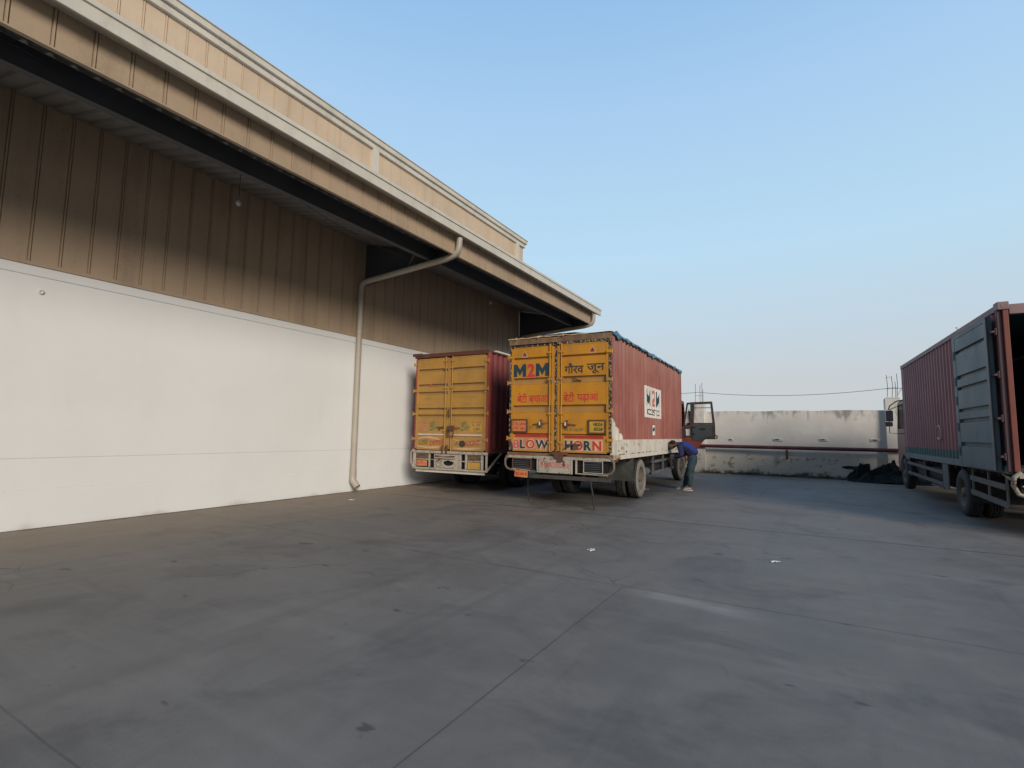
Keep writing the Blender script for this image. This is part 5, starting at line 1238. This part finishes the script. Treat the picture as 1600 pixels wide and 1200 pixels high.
for s_ in (-1, 1):
    mb = MB(); a_, b_ = sorted((s_ * 1.150, s_ * 1.155)); mb.box(a_, b_, 0.15, L3 - 0.07, 1.18, 3.85); mb.build('inner_lining', M['bluedark'], T3)
# door leaf folded flat along the left side
dx = -HL - 0.095; mb = MB(); y0, y1, z0, z1 = 0.22, 2.45, 1.10, 3.79
gro = [(3.40, 3.47), (2.87, 2.95), (2.64, 2.71), (2.19, 2.26), (1.97, 2.05), (1.49, 1.58)]
prof = [(dx, z0 + 0.05)]
for a, b_ in sorted(gro): prof += [(dx, a), (dx + 0.05, a + 0.02), (dx + 0.05, b_ - 0.004), (dx, b_)]
prof.append((dx, z1 - 0.06)); mb.sheet(prof, 1, y0 + 0.14, y1 - 0.20)
mb.box(dx - 0.02, dx + 0.05, y0, y0 + 0.139, z0, z1); mb.box(dx - 0.004, dx + 0.05, y1 - 0.199, y1, z0, z1)
mb.box(dx - 0.008, dx + 0.05, y0 + 0.14, y1 - 0.20, z1 - 0.059, z1); mb.box(dx - 0.008, dx + 0.05, y0 + 0.14, y1 - 0.20, z0, z0 + 0.049)
mb.box(dx + 0.053, dx + 0.06, y0, y1, z0, z1)
dd = mb.build('rear_door', M['bluegrey'], T3)
mb = MB(); mb.box(dx - 0.026, dx - 0.005, y0 - 0.03, y0 - 0.002, z0, z1); mb.box(dx - 0.0, dx + 0.05, y1 + 0.002, y1 + 0.022, z0, z1)
for z in (3.30, 2.75, 2.35, 1.8, 1.3): mb.box(dx - 0.012, dx - 0.0045, y1 - 0.17, y1 - 0.06, z, z + 0.18)
mb.build('door_gasket', M['bluedark'], dd)
for z in (3.5, 2.75, 2.0, 1.35):
    mb = MB(); mb.tube([(-HL - 0.03, 0.05, z - 0.06), (-HL - 0.03, 0.05, z + 0.06)], 0.022, 8); mb.box(-HL - 0.085, -HL - 0.02, 0.04, 0.20, z - 0.018, z + 0.018); mb.build('hinge', M['purple'], dd)
# seam lines of the door leaf with reddish edge
mb = MB(); mb.box(dx - 0.022, dx - 0.0205, y0 + 0.005, y0 + 0.07, z0, z1); mb.build('door_edge', M['maroon_rail'], dd)
# white sketch mark on the side
ring = [(-HL + 0.0 + cf3(4.5) * 0, 4.48 + 0.17 * math.cos(a), 1.80 + 0.17 * math.sin(a)) for a in [math.pi * (0.25 + 1.5 * k / 18) for k in range(19)]]
mb = MB(); mb.tube(ring, 0.012, 5); mb.tube([(-HL, 4.30, 1.66), (-HL, 4.40, 1.60)], 0.012, 5); mb.build('chalk_mark', M['white_plain'], T3)
mb = MB(); mb.tube([(-HL + 0.03, 2.5, 3.97), (-HL + 0.03, 2.5, 4.03), (-HL + 0.03, 2.62, 4.05)], 0.012, 5); mb.build('roof_hook', M['trim'], T3)
chassis(T3, L3, (2.95, 9.75), fx=1.1)
for s_ in (-1, 1):
    make_wheel(T3, s_ * 1.20, 2.95, 0.50, True, s_, M['tyre_dark'], sidemat=M['tyre_dull'] if 'tyre_dull' in M else None); make_wheel(T3, s_ * 1.12, 9.75, 0.50, False, s_, M['tyre_dark'], sidemat=M['tyre_dull'] if 'tyre_dull' in M else None)
    x = s_ * 1.19
    mb = MB(); mb.rod((x, 4.45, 0.83), (x, 8.6, 0.90), 0.03, 0.085); mb.rod((x, 4.45, 0.55), (x, 8.6, 0.60), 0.03, 0.085)
    for y in (4.5, 6.4, 8.4): mb.box(x - s_ * 0.02 - 0.015, x - s_ * 0.02 + 0.015, y - 0.03, y + 0.03, 0.5, 1.06)
    mb.box(x - 0.012, x + 0.012, 3.95, 4.42, 0.48, 1.05); mb.rod((x, 4.4, 0.46), (x, 5.6, 0.46), 0.03, 0.03)
    mb.build('side_guard', M['guard'], T3)
    mb = MB(); mb.rod((x, 0.35, 0.82), (x, 2.28, 0.86), 0.03, 0.10); mb.rod((x, 0.35, 0.52), (x, 2.28, 0.58), 0.03, 0.10)
    for y in (0.38, 1.3, 2.25): mb.box(x - s_ * 0.025 - 0.012, x - s_ * 0.025 + 0.012, y - 0.03, y + 0.03, 0.5, 1.06)
    mb.build('side_guard', M['guard'], T3)
    mb = MB(); mb.box(min(s_ * 0.4, s_ * 1.2), max(s_ * 0.4, s_ * 1.2), 2.32, 2.335, 0.35, 1.05); mb.build('mudflap', M['black'], T3)
    mb = MB(); mb.box(min(s_ * 0.55, s_ * 1.1), max(s_ * 0.55, s_ * 1.1), 6.9, 7.7, 0.45, 0.98); mb.build('battery_box', M['chassis'], T3, bevel=0.01)
    mb = MB(); mb.tube([(s_ * 0.80, 5.0, 0.70), (s_ * 0.80, 6.5, 0.70)], 0.27, 16); mb.build('fuel_tank' if s_ < 0 else 'air_tank', M['chassis'], T3, bevel=0.01)
by = -0.08
mb = MB(); mb.box(-1.13, 1.13, by, by + 0.07, 1.00, 1.085)
for s_ in (-1, 1): mb.tube([(s_ * 1.10, by + 0.03, 1.10), (s_ * 1.19, by + 0.02, 1.02), (s_ * 1.21, by + 0.02, 0.88), (s_ * 1.15, by + 0.02, 0.74), (s_ * 1.0, by + 0.02, 0.68), (0.0, by + 0.02, 0.67)], 0.035, 9); mb.tube([(s_ * 1.20, by, 0.95), (s_ * 1.20, by + 0.5, 1.04)], 0.022, 7)
mb.box(-1.1, 1.1, by + 0.01, by + 0.04, 0.86, 0.885)
bmp3 = mb.build('rear_bumper', M['hoop_pale'], T3, bevel=0.006)
mb = MB(); mb.box(-1.1, 1.1, by + 0.09, by + 0.10, 0.68, 1.0); mb.build('bumper_backing', M['dark'], bmp3)
for x in (-0.85, 0.85): mb = MB(); mb.box(x - 0.2, x + 0.2, by + 0.03, by + 0.08, 0.90, 0.99); mb.build('tail_lamp', M['letter_red'], bmp3, bevel=0.01)
c3 = cab(T3, 9.0, M['cab_pink'], M['cab_pink'], w_=1.06)
mirror(c3, -1, 9.75, 2.04, 2.58, w_=1.06, arm=0.38)
mb = MB(); mb.tube([(-1.06, 9.6, 2.92), (-1.22, 9.7, 2.90), (-1.42, 9.75, 2.74), (-1.46, 9.75, 2.60)], 0.018, 7); mb.build('mirror_stay', M['black'], c3)

# ------------------------------------------------------------------ the man bending towards the truck
def skinned(chains, radii, sub=2, name='t', root=0):
    """chains: dict name->(x,y,z,r); edges list"""
    me = bpy.data.meshes.new(name); vs = [c[:3] for c in chains]; me.from_pydata(vs, radii, []); me.update()
    o = bpy.data.objects.new(name, me); COL.objects.link(o)
    o.modifiers.new('s', 'SKIN')
    for i, c in enumerate(chains):
        sv = me.skin_vertices[0].data[i]; rr = c[3]; sv.radius = rr if isinstance(rr, tuple) else (rr, rr); sv.use_root = (i == root)
    sd = o.modifiers.new('d', 'SUBSURF'); sd.levels = sub; sd.render_levels = sub
    bpy.context.view_layer.update()
    nm = bpy.data.meshes.new_from_object(o.evaluated_get(bpy.context.evaluated_depsgraph_get()))
    bpy.data.objects.remove(o); bpy.data.meshes.remove(me)
    bm = bmesh.new(); bm.from_mesh(nm); bpy.data.meshes.remove(nm)
    for f in bm.faces: f.smooth = True
    return bm
def join_bm(bms, name, mats, parent, idx=None):
    me = bpy.data.meshes.new(name); tot = bmesh.new()
    for k, bm in enumerate(bms):
        if idx:
            for f in bm.faces: f.material_index = idx[k]
        t = bpy.data.meshes.new('t'); bm.to_mesh(t); bm.free(); tot.from_mesh(t); bpy.data.meshes.remove(t)
    tot.to_mesh(me); tot.free()
    for m_ in mats: me.materials.append(m_)
    o = bpy.data.objects.new(name, me); COL.objects.link(o); o.parent = parent
    return o
# local frame: +X is away from the truck (his back), he faces -X; origin on the ground between his feet
PM = empty('person', (-3.30, 16.05, 0), 0, label='man in blue jacket and jeans bending forward to look under the largest truck', cat='person')
def P_(*a): return a
B_ = [(0.23, 0.0, 0.98, (0.10, 0.12)),   # 0 pelvis
      (0.18, 0.0, 1.12, (0.09, 0.11)),   # 1 waist
      (0.06, 0.0, 1.27, (0.13, 0.155)),  # 2 ribs
      (-0.10, 0.0, 1.345, (0.13, 0.165)),# 3 chest
      (-0.22, 0.0, 1.37, (0.07, 0.075)), # 4 neck base
      (-0.30, 0.0, 1.355, (0.080, 0.075)),# 5 neck
      (-0.39, 0.0, 1.34, (0.125, 0.105)), # 6 head mid
      (-0.475, 0.0, 1.265, (0.095, 0.085)),# 7 face/jaw
      (0.22, -0.10, 0.90, 0.10), (0.10, -0.12, 0.50, 0.068), (0.16, -0.13, 0.10, 0.045), (0.02, -0.14, 0.045, 0.035),   # 8-11 near leg
      (0.22, 0.10, 0.90, 0.10), (0.02, 0.12, 0.50, 0.068), (-0.08, 0.14, 0.10, 0.045), (-0.22, 0.15, 0.045, 0.035),     # 12-15 far leg
      (-0.12, -0.19, 1.30, 0.065), (-0.06, -0.23, 1.02, 0.048), (-0.26, -0.17, 0.97, 0.036), (-0.34, -0.15, 0.965, 0.03), # 16-19 near arm
      (-0.12, 0.19, 1.30, 0.065), (-0.08, 0.24, 1.03, 0.048), (-0.28, 0.14, 1.00, 0.036), (-0.36, 0.10, 1.0, 0.03)]      # 20-23 far arm
E_ = [(0, 1), (1, 2), (2, 3), (3, 4), (4, 5), (5, 6), (6, 7), (0, 8), (8, 9), (9, 10), (10, 11), (0, 12), (12, 13), (13, 14), (14, 15),
      (3, 16), (16, 17), (17, 18), (18, 19), (3, 20), (20, 21), (21, 22), (22, 23)]
body = skinned(B_, E_, 2)
bms = [body]
for hand, sgn in (((-0.35, -0.15, 0.965), 1), ((-0.37, 0.10, 1.0), -1)):
    hx, hy, hz = hand
    for q, (dy, ln_) in enumerate(((-0.03, 0.060), (-0.01, 0.072), (0.01, 0.068), (0.03, 0.052))):
        bms.append(skinned([(hx + 0.01, hy + dy * 0.8, hz, 0.010), (hx - 0.035, hy + dy, hz - 0.004, 0.0095), (hx - 0.035 - ln_ * 0.5, hy + dy * 1.1, hz - 0.018, 0.0085), (hx - 0.035 - ln_ * 0.8, hy + dy * 1.1, hz - 0.045, 0.007)], [(0, 1), (1, 2), (2, 3)], 1))
    bms.append(skinned([(hx + 0.01, hy + sgn * 0.02, hz, 0.011), (hx - 0.01, hy + sgn * 0.05, hz - 0.012, 0.010), (hx - 0.04, hy + sgn * 0.055, hz - 0.028, 0.008)], [(0, 1), (1, 2)], 1))
def ell(cx, cy, cz, rx, ry, rz, tilt, n=20):
    bm = bmesh.new(); M_ = Matrix.Translation((cx, cy, cz)) @ Matrix.Rotation(tilt, 4, 'Y') @ Matrix.Diagonal((rx, ry, rz, 1))
    bmesh.ops.create_uvsphere(bm, u_segments=n, v_segments=14, radius=1, matrix=M_)
    for f in bm.faces: f.smooth = True
    return bm
bms.append(ell(-0.400, 0, 1.325, 0.105, 0.084, 0.130, R(38)))
# ears, nose
for s_ in (-1, 1): bms.append(skinned([(-0.375, s_ * 0.078, 1.33, 0.012), (-0.365, s_ * 0.088, 1.35, 0.012)], [(0, 1)], 1))
bms.append(skinned([(-0.515, 0, 1.30, 0.013), (-0.545, 0, 1.265, 0.016), (-0.52, 0, 1.245, 0.011)], [(0, 1), (1, 2)], 1))
join_bm(bms, 'body', [M['skin']], PM)
mb = MB()
for s_ in (-1, 1): mb.tube([(-0.512, s_ * 0.030, 1.315), (-0.520, s_ * 0.030, 1.311)], 0.010, 8)
mb.rod((-0.522, -0.022, 1.222), (-0.522, 0.022, 1.222), 0.006, 0.006); mb.build('face_features', M['letter_black'], PM)
hair = ell(-0.375, 0, 1.362, 0.122, 0.100, 0.115, R(38), 28)
for v in hair.verts:
    n_v = mnoise.noise(v.co * 40); v.co += v.co.normalized() * 0.0 + (v.co - Vector((-0.375, 0, 1.362))).normalized() * 0.012 * n_v
join_bm([hair], 'hair', [M['hair']], PM)
beard = ell(-0.470, 0, 1.228, 0.050, 0.062, 0.062, R(38), 16); join_bm([beard], 'beard', [M['hair']], PM)
J = [(0.235, 0, 1.0, (0.165, 0.19)), (0.19, 0, 1.12, (0.160, 0.19)), (0.06, 0, 1.26, (0.170, 0.195)), (-0.10, 0, 1.335, (0.175, 0.20)), (-0.275, 0, 1.362, (0.105, 0.105)),
     (-0.12, -0.195, 1.28, 0.098), (-0.055, -0.24, 1.03, 0.082), (-0.27, -0.17, 0.975, 0.060), (-0.12, 0.195, 1.28, 0.098), (-0.075, 0.25, 1.04, 0.082), (-0.29, 0.14, 1.005, 0.060)]
jb = skinned(J, [(0, 1), (1, 2), (2, 3), (3, 4), (3, 5), (5, 6), (6, 7), (3, 8), (8, 9), (9, 10)], 3)
for v in jb.verts:
    v.co += Vector((mnoise.noise(v.co * 9), mnoise.noise(v.co * 9 + Vector((5, 0, 0))), mnoise.noise(v.co * 9 + Vector((0, 7, 0))))) * 0.014
join_bm([jb], 'jacket', [M['jacket']], PM)
TR = [(0.23, 0, 0.98, (0.158, 0.175)), (0.205, -0.095, 0.84, (0.132, 0.125)), (0.135, -0.12, 0.50, 0.102), (0.14, -0.13, 0.11, 0.088),
      (0.17, 0.10, 0.84, (0.130, 0.125)), (0.04, 0.12, 0.50, 0.100), (-0.06, 0.14, 0.11, 0.086), (0.195, 0, 1.10, (0.145, 0.165))]
tb = skinned(TR, [(0, 1), (1, 2), (2, 3), (0, 4), (4, 5), (5, 6), (0, 7)], 3)
for v in tb.verts:
    v.co += Vector((mnoise.noise(v.co * 8), mnoise.noise(v.co * 8 + Vector((5, 0, 0))), 0)) * 0.016
join_bm([tb], 'jeans', [M['jeans']], PM)
for (sx0, sy0) in ((0.13, -0.135), (-0.11, 0.145)):
    up = skinned([(sx0 + 0.05, sy0, 0.075, (0.048, 0.045)), (sx0 - 0.03, sy0, 0.070, (0.050, 0.042)), (sx0 - 0.13, sy0, 0.048, (0.046, 0.032)), (sx0 - 0.19, sy0, 0.040, (0.035, 0.025))], [(0, 1), (1, 2), (2, 3)], 2)
    for v in up.verts: v.co.z = max(v.co.z, 0.02)
    sh = join_bm([up], 'shoe', [M['shoe']], PM)
    mb = MB(); n = 20; poly = []
    for k in range(n):
        a = 2 * math.pi * k / n; poly.append((sx0 - 0.065 + 0.155 * math.cos(a), sy0 + (0.048 - 0.008 * math.cos(a)) * math.sin(a)))
    mb.prism(poly, 2, 0.0, 0.026); so = mb.build('sole', M['sole'], PM, bevel=0.005); so.parent = sh
# rag in his hands, resting against the guard rail
rb = skinned([(-0.30, 0.0, 1.06, (0.035, 0.05)), (-0.38, 0.0, 1.05, (0.05, 0.055)), (-0.45, 0.02, 1.03, (0.035, 0.05))], [(0, 1), (1, 2)], 2)
for v in rb.verts: v.co += Vector((mnoise.noise(v.co * 18), mnoise.noise(v.co * 18 + Vector((5, 0, 0))), mnoise.noise(v.co * 18 + Vector((0, 3, 0))))) * 0.02
rg = join_bm([rb], 'rag', [M['cloth_grey']], None); rg.location = (-3.30, 16.05, -0.05)
tag(rg, 'crumpled grey rag held in the hands of the bending man', 'cloth')
